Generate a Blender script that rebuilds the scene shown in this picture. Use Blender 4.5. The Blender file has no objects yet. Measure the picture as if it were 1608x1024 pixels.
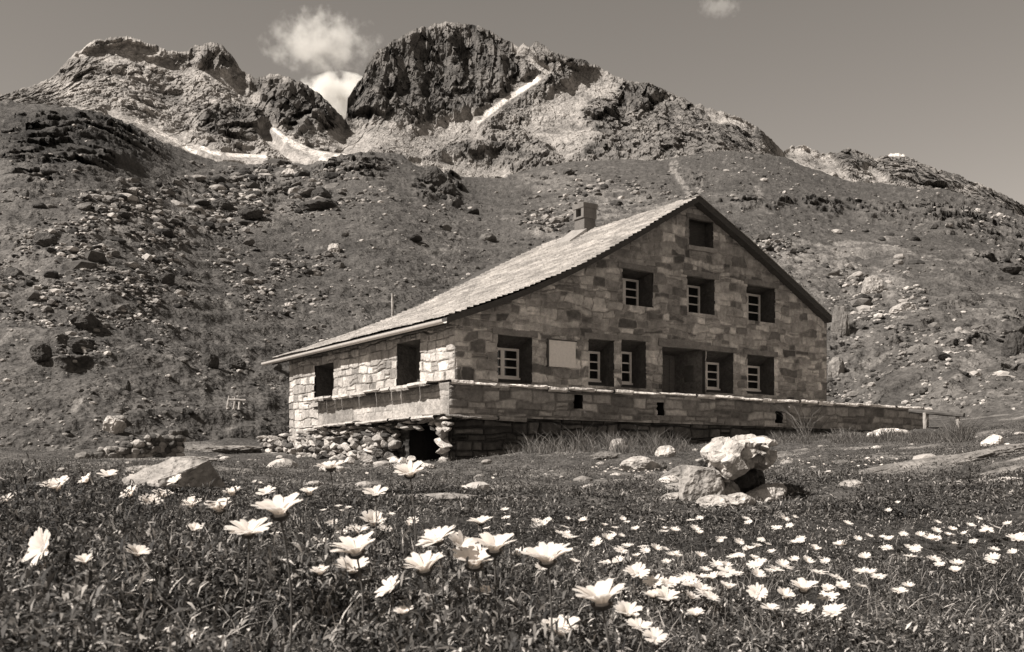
import bpy, bmesh, math, random
import numpy as np
from mathutils import Vector, Matrix

# ------------------------------------------------------------------ camera, sky, sun, exposure
sc = bpy.context.scene
COL = sc.collection
EYE = 0.42                       # camera height over the meadow
F, CX, HY = 1602.0, 804.0, 737.0 # focal length (px of a 1608 px wide frame), centre column, horizon row
cam_d = bpy.data.cameras.new('camera')
cam = bpy.data.objects.new('camera', cam_d); COL.objects.link(cam)
cam.location = (0, 0, EYE); cam.rotation_euler = (math.radians(90), 0, 0)
cam_d.sensor_width = 36.0; cam_d.lens = 36.0 * F / 1608.0
cam_d.shift_y = (HY - 512.0) / 1608.0
cam_d.clip_start = 0.05; cam_d.clip_end = 20000
cam_d.dof.use_dof = True; cam_d.dof.focus_distance = 13.0; cam_d.dof.aperture_fstop = 15.0
sc.camera = cam

SUN_AZ, SUN_EL = 242.0, 45.0     # clockwise from +Y, degrees
world = bpy.data.worlds.new("World"); sc.world = world; world.use_nodes = True
nt = world.node_tree; nt.nodes.clear()
w_out = nt.nodes.new('ShaderNodeOutputWorld'); w_bg = nt.nodes.new('ShaderNodeBackground')
w_sky = nt.nodes.new('ShaderNodeTexSky'); w_sky.sky_type = 'NISHITA'; w_sky.sun_disc = False
w_sky.sun_elevation = math.radians(SUN_EL); w_sky.sun_rotation = math.radians(SUN_AZ)
w_sky.altitude = 2000; w_sky.dust_density = 0.6
w_bw = nt.nodes.new('ShaderNodeRGBToBW'); w_mul = nt.nodes.new('ShaderNodeVectorMath'); w_mul.operation = 'SCALE'
w_mul.inputs[0].default_value = (1.0, 0.90, 0.80)
nt.links.new(w_sky.outputs[0], w_bw.inputs[0]); nt.links.new(w_bw.outputs[0], w_mul.inputs['Scale'])
nt.links.new(w_mul.outputs[0], w_bg.inputs[0]); w_bg.inputs[1].default_value = 0.091
nt.links.new(w_bg.outputs[0], w_out.inputs[0])

sun_d = bpy.data.lights.new('sun', 'SUN'); sun_d.energy = 5.0; sun_d.angle = math.radians(0.5)
sun_d.color = (1.0, 0.955, 0.905)
sun = bpy.data.objects.new('sun', sun_d); COL.objects.link(sun)
_a, _e = math.radians(SUN_AZ), math.radians(SUN_EL)
SUNV = Vector((math.sin(_a) * math.cos(_e), math.cos(_a) * math.cos(_e), math.sin(_e)))
sun.rotation_euler = SUNV.to_track_quat('Z', 'Y').to_euler(); sun.location = SUNV * 60

sc.view_settings.view_transform = 'Standard'; sc.view_settings.look = 'None'
sc.view_settings.exposure = 0.68; sc.view_settings.gamma = 1.0
sc.render.engine = 'CYCLES'
sc.cycles.max_bounces = 5; sc.cycles.diffuse_bounces = 1; sc.cycles.glossy_bounces = 2
sc.cycles.transmission_bounces = 3; sc.cycles.volume_bounces = 3; sc.cycles.transparent_max_bounces = 6

# ------------------------------------------------------------------ noise and mesh helpers
def _hash(ix, iy, iz, seed):
    h = (ix.astype(np.int64) * 374761393 + iy.astype(np.int64) * 668265263 + iz.astype(np.int64) * 2147483647 + seed * 1274126177) & 0xffffffff
    h = ((h ^ (h >> 13)) * 1274126177) & 0xffffffff
    h = ((h ^ (h >> 16)) * 2246822519) & 0xffffffff
    return ((h ^ (h >> 15)) & 0xffffff) / float(0xffffff)

def vnoise(x, y, z, seed=0):
    """value noise in -1..1"""
    ix, iy, iz = np.floor(x), np.floor(y), np.floor(z)
    fx, fy, fz = x - ix, y - iy, z - iz
    fx, fy, fz = [f * f * f * (f * (f * 6 - 15) + 10) for f in (fx, fy, fz)]
    ix, iy, iz = ix.astype(np.int64), iy.astype(np.int64), iz.astype(np.int64)
    def H(a, b, c): return _hash(ix + a, iy + b, iz + c, seed)
    x00 = H(0,0,0) * (1-fx) + H(1,0,0) * fx; x10 = H(0,1,0) * (1-fx) + H(1,1,0) * fx
    x01 = H(0,0,1) * (1-fx) + H(1,0,1) * fx; x11 = H(0,1,1) * (1-fx) + H(1,1,1) * fx
    return ((x00 * (1-fy) + x10 * fy) * (1-fz) + (x01 * (1-fy) + x11 * fy) * fz) * 2 - 1

def fbm(x, y, z, oct=4, seed=0, gain=0.5, ridged=False):
    x, y, z = np.broadcast_arrays(np.asarray(x, float), np.asarray(y, float), np.asarray(z, float))
    t = np.zeros(x.shape); a = 1.0; s = 0.0; k = 1.0
    for o in range(oct):
        n = vnoise(x * k + 17.3 * o, y * k - 9.1 * o, z * k + 4.7 * o, seed + o)
        if ridged: n = 1 - 2 * np.abs(n)
        t += n * a; s += a; a *= gain; k *= 2.03
    return t / s

def cells(x, y, z, seed=0, mask=None):
    """random height per voronoi cell (0..1), blended with the distance to the cell's centre: blocky rock"""
    x, y, z = np.broadcast_arrays(x, y, z); shp = x.shape; res = np.zeros(shp)
    if mask is None: mask = np.ones(shp, bool)
    x, y, z = x[mask], y[mask], z[mask]
    ix, iy, iz = [np.floor(q).astype(np.int64) for q in (x, y, z)]
    best = np.full(x.shape, 9.0); val = np.zeros(x.shape); tilt = np.zeros(x.shape)
    for a in (-1, 0, 1):
        for b in (-1, 0, 1):
            for c in (-1, 0, 1):
                jx, jy, jz = ix+a, iy+b, iz+c
                dx = jx+_hash(jx, jy, jz, seed)-x; dy = jy+_hash(jx, jy, jz, seed+1)-y; dz = jz+_hash(jx, jy, jz, seed+2)-z
                d = dx*dx+dy*dy+dz*dz; k = d < best
                best = np.where(k, d, best); h = _hash(jx, jy, jz, seed+3)
                val = np.where(k, h, val); tilt = np.where(k, dx*(h*7 % 1-.5)+dz*(h*13 % 1-.5), tilt)
    res[mask] = val+.9*tilt-.25*best
    return res

def smooth1(a, n):
    k = np.hanning(n+2)[1:-1]; k /= k.sum(); return np.convolve(np.pad(a, n//2, 'edge'), k, 'valid')[:len(a)]

def sstep(a, b, x):
    t = np.clip((x - a) / (b - a), 0, 1); return t * t * (3 - 2 * t)

def make_mesh(name, V, faces, mats=(), tone=None, smooth=False, mat_index=None):
    """faces: list of int arrays (n,3) or (n,4)"""
    me = bpy.data.meshes.new(name)
    V = np.ascontiguousarray(V, dtype=np.float32).reshape(-1, 3)
    faces = [np.asarray(f, dtype=np.int32) for f in faces if len(f)]
    loops = np.concatenate([f.ravel() for f in faces])
    tot = np.concatenate([np.full(len(f), f.shape[1], dtype=np.int32) for f in faces])
    start = np.concatenate([[0], np.cumsum(tot)[:-1]]).astype(np.int32)
    me.vertices.add(len(V)); me.vertices.foreach_set('co', V.ravel())
    me.loops.add(len(loops)); me.loops.foreach_set('vertex_index', loops)
    me.polygons.add(len(tot)); me.polygons.foreach_set('loop_start', start)
    for m in mats: me.materials.append(m)
    if mat_index is not None: me.polygons.foreach_set('material_index', np.asarray(mat_index, dtype=np.int32))
    me.update(calc_edges=True)
    me.polygons.foreach_set('use_smooth', np.full(len(tot), bool(smooth)))
    if tone is not None:
        at = me.attributes.new('tone', 'FLOAT', 'POINT'); at.data.foreach_set('value', np.asarray(tone, dtype=np.float32))
    return me

def link(name, me, parent=None, loc=None):
    o = bpy.data.objects.new(name, me); COL.objects.link(o)
    if parent is not None: o.parent = parent
    if loc is not None: o.location = loc
    return o

def tag(o, label=None, cat=None, group=None, kind=None):
    if label: o['label'] = label
    if cat: o['category'] = cat
    if group: o['group'] = group
    if kind: o['kind'] = kind
    return o

def thing(name, label, cat, loc=(0, 0, 0), group=None):
    o = link(name, None); o.location = loc
    return tag(o, label, cat, group)

def grid_faces(nr, nc, off=0):
    i = np.arange(nr * nc).reshape(nr, nc) + off
    return np.stack([i[:-1, :-1], i[:-1, 1:], i[1:, 1:], i[1:, :-1]], -1).reshape(-1, 4)

class MB:
    """collects boxes and bars into one mesh"""
    def __init__(s): s.V = []; s.F = []; s.n = 0
    def add(s, V, F):
        V = np.asarray(V, float); F = np.asarray(F)
        s.V.append(V); s.F.append(F + s.n); s.n += len(V); return s
    def prism(s, c):
        """eight corners: bottom ring then top ring"""
        return s.add(c, [(3,2,1,0),(4,5,6,7),(0,1,5,4),(1,2,6,5),(2,3,7,6),(3,0,4,7)])
    def build(s, name, mat, parent=None, tone=None, smooth=False):
        return link(name, make_mesh(name, np.concatenate(s.V), [f for f in s.F], [mat],
                    tone=np.full(s.n, tone) if np.isscalar(tone) else tone, smooth=smooth), parent)

# ------------------------------------------------------------------ materials
TINT = (1.0, 0.925, 0.85)
def S(v): return (v * TINT[0], v * TINT[1], v * TINT[2], 1.0)

def mat_tone(name, base=None, mods=((4.0, 0.25),), bumps=((20.0, 0.02),), rough=0.9, spec=0.15, transl=0.0, space='Object', stretch=None):
    """base: constant tone, or None to read the mesh's own 'tone' values. mods: (noise scale, amount) pairs; bumps: (scale, distance)."""
    m = bpy.data.materials.new(name); m.use_nodes = True
    n = m.node_tree; n.nodes.clear(); N = n.nodes.new; L = n.links.new
    out = N('ShaderNodeOutputMaterial'); b = N('ShaderNodeBsdfPrincipled')
    b.inputs['Roughness'].default_value = rough; b.inputs['Specular IOR Level'].default_value = spec
    co = N('ShaderNodeTexCoord').outputs[space]
    if stretch:
        mp = N('ShaderNodeMapping'); mp.inputs['Scale'].default_value = stretch; L(co, mp.inputs[0]); co = mp.outputs[0]
    if base is None:
        a = N('ShaderNodeAttribute'); a.attribute_name = 'tone'; cur = a.outputs['Fac']
    else:
        v = N('ShaderNodeValue'); v.outputs[0].default_value = base; cur = v.outputs[0]
    for k, (s, amt) in enumerate(mods):
        t = N('ShaderNodeTexNoise'); t.inputs['Scale'].default_value = s; t.inputs['Detail'].default_value = 6; t.inputs['Roughness'].default_value = 0.62
        L(co, t.inputs['Vector'])
        r = N('ShaderNodeMapRange'); r.inputs[1].default_value = 0.28; r.inputs[2].default_value = 0.72
        r.inputs[3].default_value = 1 - amt; r.inputs[4].default_value = 1 + amt; L(t.outputs[0], r.inputs[0])
        q = N('ShaderNodeMath'); q.operation = 'MULTIPLY'; L(cur, q.inputs[0]); L(r.outputs[0], q.inputs[1]); cur = q.outputs[0]
    sv = N('ShaderNodeVectorMath'); sv.operation = 'SCALE'; sv.inputs[0].default_value = TINT; L(cur, sv.inputs['Scale'])
    L(sv.outputs[0], b.inputs['Base Color'])
    nrm = None
    for s, d in bumps:
        t = N('ShaderNodeTexNoise'); t.inputs['Scale'].default_value = s; t.inputs['Detail'].default_value = 5; L(co, t.inputs['Vector'])
        bp = N('ShaderNodeBump'); bp.inputs['Strength'].default_value = 1.0; bp.inputs['Distance'].default_value = d
        L(t.outputs[0], bp.inputs['Height'])
        if nrm is not None: L(nrm, bp.inputs['Normal'])
        nrm = bp.outputs[0]
    if nrm is not None: L(nrm, b.inputs['Normal'])
    if transl > 0:
        tr = N('ShaderNodeBsdfTranslucent'); L(sv.outputs[0], tr.inputs[0])
        mx = N('ShaderNodeMixShader'); mx.inputs[0].default_value = transl; L(b.outputs[0], mx.inputs[1]); L(tr.outputs[0], mx.inputs[2])
        L(mx.outputs[0], out.inputs[0])
    else: L(b.outputs[0], out.inputs[0])
    return m

M_STONE = mat_tone('stone_masonry', None, ((9.0, 0.28), (45.0, 0.22)), ((14.0, 0.03), (70.0, 0.008)))
M_SLATE = mat_tone('slate_roof', None, ((5.0, 0.22), (60.0, 0.3)), ((40.0, 0.012),))
M_WOOD_DARK = mat_tone('dark_timber', 0.07, ((6.0, 0.3),), ((30.0, 0.006),), stretch=(1, 1, 6))
M_WOOD_GREY = mat_tone('weathered_timber', 0.34, ((5.0, 0.3), (40.0, 0.25)), ((30.0, 0.006),))
M_RAIL = mat_tone('dark_rail_timber', 0.09, ((5.0, 0.3),), ((30.0, 0.006),))
M_PAINT = mat_tone('white_window_paint', 0.82, ((12.0, 0.06),), (), rough=0.55, spec=0.3)
M_PLAQUE = mat_tone('pale_plaque', 0.68, ((14.0, 0.10), (90.0, 0.08)), ((60.0, 0.002),))
M_JAMB = mat_tone('window_reveal_stone', 0.075, ((3.0, 0.3), (14.0, 0.3)), ((9.0, 0.05), (40.0, 0.01)))  # toned darker than the wall stone to carry the recess shade
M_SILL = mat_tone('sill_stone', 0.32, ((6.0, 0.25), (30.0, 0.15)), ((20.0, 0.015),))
M_HOLE = mat_tone('hole_shade', 0.018, ((4.0, 0.3),), ((10.0, 0.03),))  # near-black tone paints the darkness inside cellar hole, drains and flue
M_DOOR = mat_tone('door_timber', 0.15, ((6.0, 0.3), (30.0, .2)), ((30.0, 0.006),), stretch=(1, 1, 6))
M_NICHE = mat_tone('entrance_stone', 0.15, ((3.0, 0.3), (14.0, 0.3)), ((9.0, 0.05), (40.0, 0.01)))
M_ZINC = mat_tone('pale_gutter', 0.50, ((8.0, 0.15),), (), rough=0.6, spec=0.4)
M_ROCK = mat_tone('grey_rock', None, ((1.6, 0.3), (7.0, 0.3), (30.0, 0.2)), ((6.0, 0.08), (26.0, 0.02)))
M_SCREE = mat_tone('scree_rock', None, ((0.8, 0.3), (5.0, 0.25)), ((5.0, 0.06),))
M_HILL = mat_tone('alpine_hill_turf', None, ((0.35, 0.15), (1.6, 0.3), (6.0, 0.45)), ((1.2, 0.35), (4.0, 0.20)))
M_MOUNT = mat_tone('mountain_rock', None, ((0.09, 0.3), (0.5, 0.45)), ((0.2, 2.0), (0.7, 0.9)))
M_TURF = mat_tone('meadow_turf', None, ((0.5, 0.25), (3.0, 0.35), (11.0, 0.5)), ((4.0, 0.10), (16.0, 0.05)))
M_GRASS = mat_tone('grass_blade', None, (), (), rough=0.65, spec=0.25, transl=0.28)
M_PETAL = mat_tone('white_petal', 0.97, ((60.0, 0.03),), (), rough=0.8, spec=0.1, transl=0.5)
M_CENTRE = mat_tone('flower_disc', 0.62, ((300.0, 0.25),), ((300.0, 0.002),))
M_STEM = mat_tone('flower_stem', 0.10, ((40.0, 0.2),), (), transl=0.1)

def glass_material():
    m = bpy.data.materials.new('dark_pane'); m.use_nodes = True
    b = m.node_tree.nodes['Principled BSDF']
    b.inputs['Base Color'].default_value = S(0.015); b.inputs['Roughness'].default_value = 0.08
    return m
M_GLASS = glass_material()

def px2w(px, py, Y): return np.array([(px - CX) / F * Y, Y, EYE + (HY - py) / F * Y])

# ------------------------------------------------------------------ the meadow
GP = [  # ground points: pixel column, pixel row, distance
    (0,735,26),(50,742,15),(160,764,8.5),(200,726,20),(430,716,31),(400,712,34),(500,738,18),(640,738,23.5),(720,726,23.2),(870,706,25),(1000,704,26.5),
    (1300,688,31),(1430,684,33),(1100,742,15),(1300,730,16),(1500,713,16),(1608,702,13),(1050,792,8),(1300,785,7.8),(1600,765,7),
    (1100,830,5.6),(1500,830,5.0),(800,790,7.5),(900,830,5.6),(270,776,7.5),(640,785,8),(450,752,13),(1400,745,11.5),(950,752,14)]
GX = [(-1.2,2.0,-.19),(-.6,2.0,-.21),(0,2.0,-.30),(.6,2.0,-.39),(1.6,2.5,-.40),(0,1.0,-.41),(-.6,1.0,-.34),(-1.6,1.1,-.28),(1.0,1.0,-.45),
      (1.2,4.0,-.39),(2.4,4.0,-.36),(-1.0,3.6,-.21),(-2.6,3.6,-.12),(0,3.6,-.32),(-5,2,-.1),(6,2,-.42),(0,-4,-.7),(-10,-6,-.5),(10,-6,-.6),(-16,10,.15),(15,10,.8),
      (20,26,2.0),(-30,44,2.0),(22,46,3.0),(4,46,1.6),(-14,38,1.3),(-34,20,.8),(34,20,2.6),(-25,-10,-.6),(28,-10,0)]
_pts = np.array([[(px-CX)/F*Y, Y, (HY-py)/F*Y] for px,py,Y in GP] + [list(g) for g in GX])
def _tps(r2): return 0.5 * r2 * np.log(r2 + 1e-9)
_n = len(_pts); _A = np.zeros((_n+3, _n+3))
_d2 = (_pts[:,None,0]-_pts[None,:,0])**2 + (_pts[:,None,1]-_pts[None,:,1])**2
_A[:_n,:_n] = _tps(_d2) + np.eye(_n)*0.3; _A[:_n,_n] = 1; _A[:_n,_n+1:] = _pts[:,:2]; _A[_n,:_n] = 1; _A[_n+1:,:_n] = _pts[:,:2].T
_w = np.linalg.solve(_A, np.concatenate([_pts[:,2], [0,0,0]]))
def meadow(X, Y):
    X = np.asarray(X, float); Y = np.asarray(Y, float)
    z = _w[_n] + _w[_n+1]*X + _w[_n+2]*Y
    for k in range(_n): z = z + _w[k]*_tps((X-_pts[k,0])**2+(Y-_pts[k,1])**2)
    far = sstep(3, 9, np.abs(Y) + 0 * X)
    z = z + 0.13 * far * fbm(X*0.4, Y*0.4, 0*X, 3, 5) + (0.022+.035*sstep(2.5, 6, np.abs(Y)+0*X)) * fbm(X*1.9, Y*1.9, 0*X, 3, 9)
    return z + EYE
def mz(x, y): return float(meadow(np.array([x]), np.array([y]))[0])

def pix_ground(px, py, lift=0.0, ymin=1.2, ymax=45):
    """where the ray through a pixel meets the meadow raised by lift"""
    Y = np.exp(np.linspace(math.log(ymin), math.log(ymax), 400)); X = (px-CX)/F*Y
    d = EYE + (HY-py)/F*Y - meadow(X, Y) - lift
    k = np.where(d <= 0)[0]
    if not len(k): return None
    k = k[0]; return float(X[k]), float(Y[k])

def axis(lo, hi, fine_lo, fine_hi, f, c):
    a = list(np.arange(fine_lo, fine_hi, f)); x = fine_lo; s = f
    while x > lo: s = min(s*1.12, c); x -= s; a.insert(0, x)
    x = a[-1]; s = f
    while x < hi: s = min(s*1.12, c); x += s; a.append(x)
    return np.array(a)
gx = axis(-46, 46, -3, 6, 0.05, 0.3); gy = axis(-14, 54, 0.6, 11, 0.05, 0.28)
MX, MY = np.meshgrid(gx, gy); MZ = meadow(MX, MY)
mt = 0.085 * (1 + 0.5 * fbm(MX*0.9, MY*0.9, 0*MX, 5, 21, gain=.7)) 
bare = sstep(0.25, 0.6, fbm(MX*0.55+3, MY*1.1, 0*MX, 4, 33)) * sstep(7, 11, MY)
mt = (mt * (1 - bare) + 0.20 * bare) * (.35+.65*sstep(3, 9, MY))
MZ = MZ + 0.015 * fbm(MX*9, MY*9, 0*MX, 2, 3) + .05*sstep(7, 14, MY)*fbm(MX*1.6, MY*1.6, 0*MX, 3, 4, ridged=True) + bare * 0.03
gm = make_mesh('meadow', np.stack([MX, MY, MZ], -1), [grid_faces(*MX.shape)], [M_TURF], tone=mt.ravel(), smooth=True)
tag(link('meadow', gm), 'flowering alpine meadow in front of the stone hut', kind='structure')

# ------------------------------------------------------------------ the hillside behind the hut
PXS = np.arange(-300, 1910, 1.7)
def curve(pts, x):
    p = np.array(pts, float); return np.interp(x, p[:,0], p[:,1])
CREST = [(-300,120),(-100,140),(0,160),(60,163),(110,164),(165,178),(205,190),(232,212),(262,224),(300,243),(340,256),(400,262),(440,254),(480,262),(515,260),
         (525,247),(560,241),(600,240),(630,243),(650,258),(690,270),(740,280),(790,283),(815,268),(860,258),(950,254),(1050,250),(1130,237),(1190,240),(1230,246),
         (1270,262),(1330,282),(1420,292),(1500,300),(1560,320),(1608,345),(1750,390),(1910,420)]
yc = curve(CREST, PXS); Yc = curve([(-300,120),(200,122),(260,150),(500,160),(640,150),(800,190),(1100,210),(1230,230),(1400,240),(1910,220)], PXS)
Yb = curve([(-300,30),(150,31),(300,33),(430,38),(560,44),(800,48),(1300,47),(1450,40),(1608,37),(1910,34)], PXS)
Yc = smooth1(Yc, 181); Yb = smooth1(Yb, 121)
ycs = smooth1(yc, 15); yc = ycs + 2.0*fbm(PXS*.09, 0*PXS, 0*PXS, 3, 92)*0
TX = (PXS-CX)/F
zb = meadow(TX*Yb, Yb) - 0.5 - EYE          # heights over the eye
zc = (HY-smooth1(yc, 131))/F*Yc; ec_true = (HY-yc)/F
mm = (zc-zb)/(Yc-Yb)
def hill_raw(px, py):
    """pixel -> point of the smooth hillside (world)"""
    m_, b_, B_ = np.interp(px, PXS, mm), np.interp(px, PXS, zb), np.interp(px, PXS, Yb)
    e = (HY-py)/F; Y = (b_-m_*B_)/np.minimum(e-m_, -1e-4)
    return (px-CX)/F*Y, Y, EYE+e*Y
def ell(px, py, cx, cy, rx, ry, rot=0.0):
    c, s = math.cos(rot), math.sin(rot); dx, dy = px-cx, py-cy
    return sstep(1.25, 0.6, np.sqrt(((dx*c+dy*s)/rx)**2 + ((-dx*s+dy*c)/ry)**2))
def stroke(px, py, pts, w):
    d = np.full(np.shape(px), 1e9)
    for (ax, ay), (bx, by) in zip(pts[:-1], pts[1:]):
        vx, vy = bx-ax, by-ay; t = np.clip(((px-ax)*vx+(py-ay)*vy)/(vx*vx+vy*vy), 0, 1)
        d = np.minimum(d, np.hypot(px-ax-t*vx, py-ay-t*vy))
    return sstep(1.2, 0.5, d/w)

HR = 370
v = np.linspace(0, 1, HR)[:, None]
eb = zb/Yb; ec = zc/Yc
E_ = eb[None]*(1-v)+(ec[None]*(1-v**7)+ec_true[None]*v**7)*v
E_ = np.minimum(E_, mm[None]-.012)
PYH = HY - E_*F; PXH = np.broadcast_to(PXS[None], PYH.shape)
YH = (zb-mm*Yb)[None]/(E_-mm[None]); XH = TX[None]*YH; ZH = E_*YH + EYE
wob = 18*fbm(PXH*0.02, PYH*0.02, 0*PXH, 3, 77); wob2 = 14*fbm(PXH*0.02+50, PYH*0.02, 0*PXH, 3, 78)
px_, py_ = PXH+wob, PYH+wob2
crag = np.zeros(PXH.shape); light = np.zeros(PXH.shape)
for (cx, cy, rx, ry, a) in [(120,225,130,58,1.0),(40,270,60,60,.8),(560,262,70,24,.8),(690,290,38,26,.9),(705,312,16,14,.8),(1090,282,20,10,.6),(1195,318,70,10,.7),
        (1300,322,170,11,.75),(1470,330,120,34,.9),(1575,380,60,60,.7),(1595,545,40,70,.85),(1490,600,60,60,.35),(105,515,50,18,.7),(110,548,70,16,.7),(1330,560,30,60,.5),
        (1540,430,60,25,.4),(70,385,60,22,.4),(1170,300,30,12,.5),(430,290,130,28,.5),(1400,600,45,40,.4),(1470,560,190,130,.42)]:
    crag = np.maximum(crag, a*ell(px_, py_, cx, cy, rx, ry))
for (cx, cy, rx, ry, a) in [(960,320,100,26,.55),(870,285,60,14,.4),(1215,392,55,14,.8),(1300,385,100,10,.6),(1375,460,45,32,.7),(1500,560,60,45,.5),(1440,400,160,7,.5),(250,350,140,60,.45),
        (400,320,110,40,.4),(1345,590,35,50,.6),(700,380,35,40,.25),(860,360,50,14,.5),(1550,480,50,40,.4),(1200,300,8,14,.6),(1480,640,50,30,.4),(30,420,60,90,.35),(1290,415,75,42,.6)]:  # last ellipse paints the sunlit grass hump paler, sunlight put into the tone
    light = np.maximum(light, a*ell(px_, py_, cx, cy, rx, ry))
light = np.maximum(light, .85*stroke(px_, py_, [(1062,258),(1075,285),(1092,310)], 7))
light = np.maximum(light, .8*stroke(px_, py_, [(1105,280),(1103,312)], 6))
light = np.maximum(light, .5*stroke(px_, py_, [(1420,515),(1390,560),(1375,600)], 7))
light = np.maximum(light, .5*stroke(px_, py_, [(120,420),(190,370),(260,335)], 12))
nA = fbm(XH*0.06, YH*0.06, ZH*0.06, 3, 40)
nB = fbm(XH*0.35, YH*0.35, ZH*0.35, 4, 41)
nC = fbm(XH*0.9, YH*0.9, ZH*0.9, 4, 42, ridged=True)
nS = fbm(XH*0.10+YH*0.05, YH*0.10, ZH*0.22, 5, 43, ridged=True)
fade = np.clip(sstep(0.0, 0.10, v), 0, 1)
blk = cells(XH*.30, YH*.16, ZH*.42, 7, crag > .02); blk2 = cells(XH*.8, YH*.45, ZH*1.0, 11, crag > .02)
crk = crag*sstep(-.35, .15, nB+.6*nA)
steps = np.sin((ZH*1.25 - XH*.55 + 2.6*nA + 2.4*nB)*2.6)
ZH = ZH + fade*(0.9*nA + 0.34*nB + 0.15*nC + .06*fbm(XH*2.4, YH*1.4, ZH*2.4, 3, 58) + .07*steps + light*.30*np.maximum(nC, -.1))
dr = fade*crk*(2.3*blk + 1.3*blk2 + .4*nC)*np.clip(YH/100, .4, 1.5)
k_ = 1-dr/YH; XH = XH*k_; YH2 = YH*k_; ZH = EYE+(ZH-EYE)*k_ + .15*dr
rockn = fbm(XH*0.5, YH*0.5, ZH*0.9, 4, 55)
spots = sstep(0.30, 0.52, fbm(XH*1.1, YH*0.8, ZH*1.1, 3, 60)) * (0.25 + 0.75*sstep(-.2, .3, nB))
tone = 0.082*(1 + 0.28*nB + 0.18*nA + .55*fbm(XH*2.2, YH*1.2, ZH*2.2, 4, 57, gain=.7))
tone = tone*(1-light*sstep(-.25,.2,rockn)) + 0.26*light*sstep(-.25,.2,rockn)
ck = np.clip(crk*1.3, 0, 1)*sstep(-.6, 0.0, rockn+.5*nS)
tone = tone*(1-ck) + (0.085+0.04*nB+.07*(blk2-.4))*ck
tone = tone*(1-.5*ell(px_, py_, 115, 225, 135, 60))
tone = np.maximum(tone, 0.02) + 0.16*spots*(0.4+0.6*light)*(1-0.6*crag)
# far side of the crest falls away
back = []
for k, (dy, dz) in enumerate([(6,-1.5),(18,-6),(40,-14)]):
    back.append(np.stack([TX*(Yc+dy), Yc+dy, ZH[-1]+dz], -1))
VH = np.concatenate([np.stack([XH, YH2, ZH], -1)] + [b[None] for b in back], 0)
toneH = np.concatenate([tone] + [tone[-1:]]*3, 0)
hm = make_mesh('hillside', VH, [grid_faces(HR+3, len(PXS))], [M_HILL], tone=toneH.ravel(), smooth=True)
def hill_vert(px, py):
    """pixel of the smooth slope -> the point of the finished, rough hillside"""
    px = np.atleast_1d(np.asarray(px, float)); py = np.atleast_1d(np.asarray(py, float)); e = (HY-py)/F
    j = np.clip(np.rint((px-PXS[0])/1.7).astype(int), 0, len(PXS)-1)
    i = np.clip(np.rint((e-eb[j])/(ec[j]-eb[j])*(HR-1)).astype(int), 0, HR-1)
    return VH[i, j, 0], VH[i, j, 1], VH[i, j, 2]
tag(link('hillside', hm), 'grassy rock-strewn hillside rising behind the hut', kind='structure')

# ------------------------------------------------------------------ the mountains
SKY = [(-300,190),(-150,170),(0,150),(40,138),(80,122),(100,102),(120,82),(150,64),(190,56),(230,66),(265,80),(295,80),(305,72),(330,67),(350,72),(368,92),(380,112),(402,122),
       (425,116),(450,119),(480,134),(505,150),(530,176),(541,188),(544,180),(546,152),(556,136),(570,122),(577,98),(585,86),(620,62),(650,47),(690,36),(735,37),(760,43),(785,58),
       (815,74),(822,66),(832,74),(842,64),(870,82),(895,90),(925,98),(960,116),(985,128),(1010,128),(1040,138),(1060,150),(1085,160),(1120,172),(1160,184),(1190,200),(1215,222),(1230,240),
       (1243,230),(1262,229),(1290,240),(1318,240),(1332,230),(1352,240),(1375,248),(1398,240),(1420,243),(1450,258),(1480,268),(1510,278),(1545,292),(1580,308),(1608,326),(1700,352),(1910,400)]
MXS = np.arange(-300, 1910, 1.5); MR = 250
ys = curve(SKY, MXS); ysm = ys + 3.2*fbm(MXS*0.11, 0*MXS, 0*MXS, 3, 90) + 1.4*fbm(MXS*0.5, 0*MXS, 0*MXS, 2, 91)
Yr = smooth1(curve([(-300,560),(380,640),(535,640),(560,700),(700,780),(840,780),(1000,760),(1200,720),(1240,820),(1400,800),(1608,740),(1910,700)], MXS), 15)
y0 = smooth1(curve(CREST, MXS), 61) + 26; Y0 = smooth1(Yr, 241)*0.70
t = np.linspace(0, 1, MR)[:, None]
tj_ = t**6; PYM = y0[None]*(1-t) + (smooth1(ys, 21)[None]*(1-tj_)+ysm[None]*tj_)*t; PXM = np.broadcast_to(MXS[None], PYM.shape)
shape = 1-(1-t)**1.9
YM = Y0[None] + (Yr-Y0)[None]*shape
wob = 16*fbm(PXM*0.025, PYM*0.025, 0*PXM, 3, 177); wob2 = 12*fbm(PXM*0.025+50, PYM*0.025, 0*PXM, 3, 178)
px_, py_ = PXM+wob, PYM+wob2
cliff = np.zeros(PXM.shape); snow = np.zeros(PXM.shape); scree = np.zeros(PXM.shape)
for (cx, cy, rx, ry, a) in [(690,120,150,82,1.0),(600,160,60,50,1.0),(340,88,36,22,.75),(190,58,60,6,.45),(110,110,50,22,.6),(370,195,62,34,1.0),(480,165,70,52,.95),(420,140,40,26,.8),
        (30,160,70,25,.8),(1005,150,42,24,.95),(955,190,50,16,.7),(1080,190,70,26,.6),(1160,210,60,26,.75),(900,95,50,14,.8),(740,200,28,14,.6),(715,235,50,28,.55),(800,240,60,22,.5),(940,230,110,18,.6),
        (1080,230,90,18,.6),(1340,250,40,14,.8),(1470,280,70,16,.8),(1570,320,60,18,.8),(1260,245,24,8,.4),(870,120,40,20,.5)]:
    cliff = np.maximum(cliff, a*ell(px_, py_, cx, cy, rx, ry))
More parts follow.
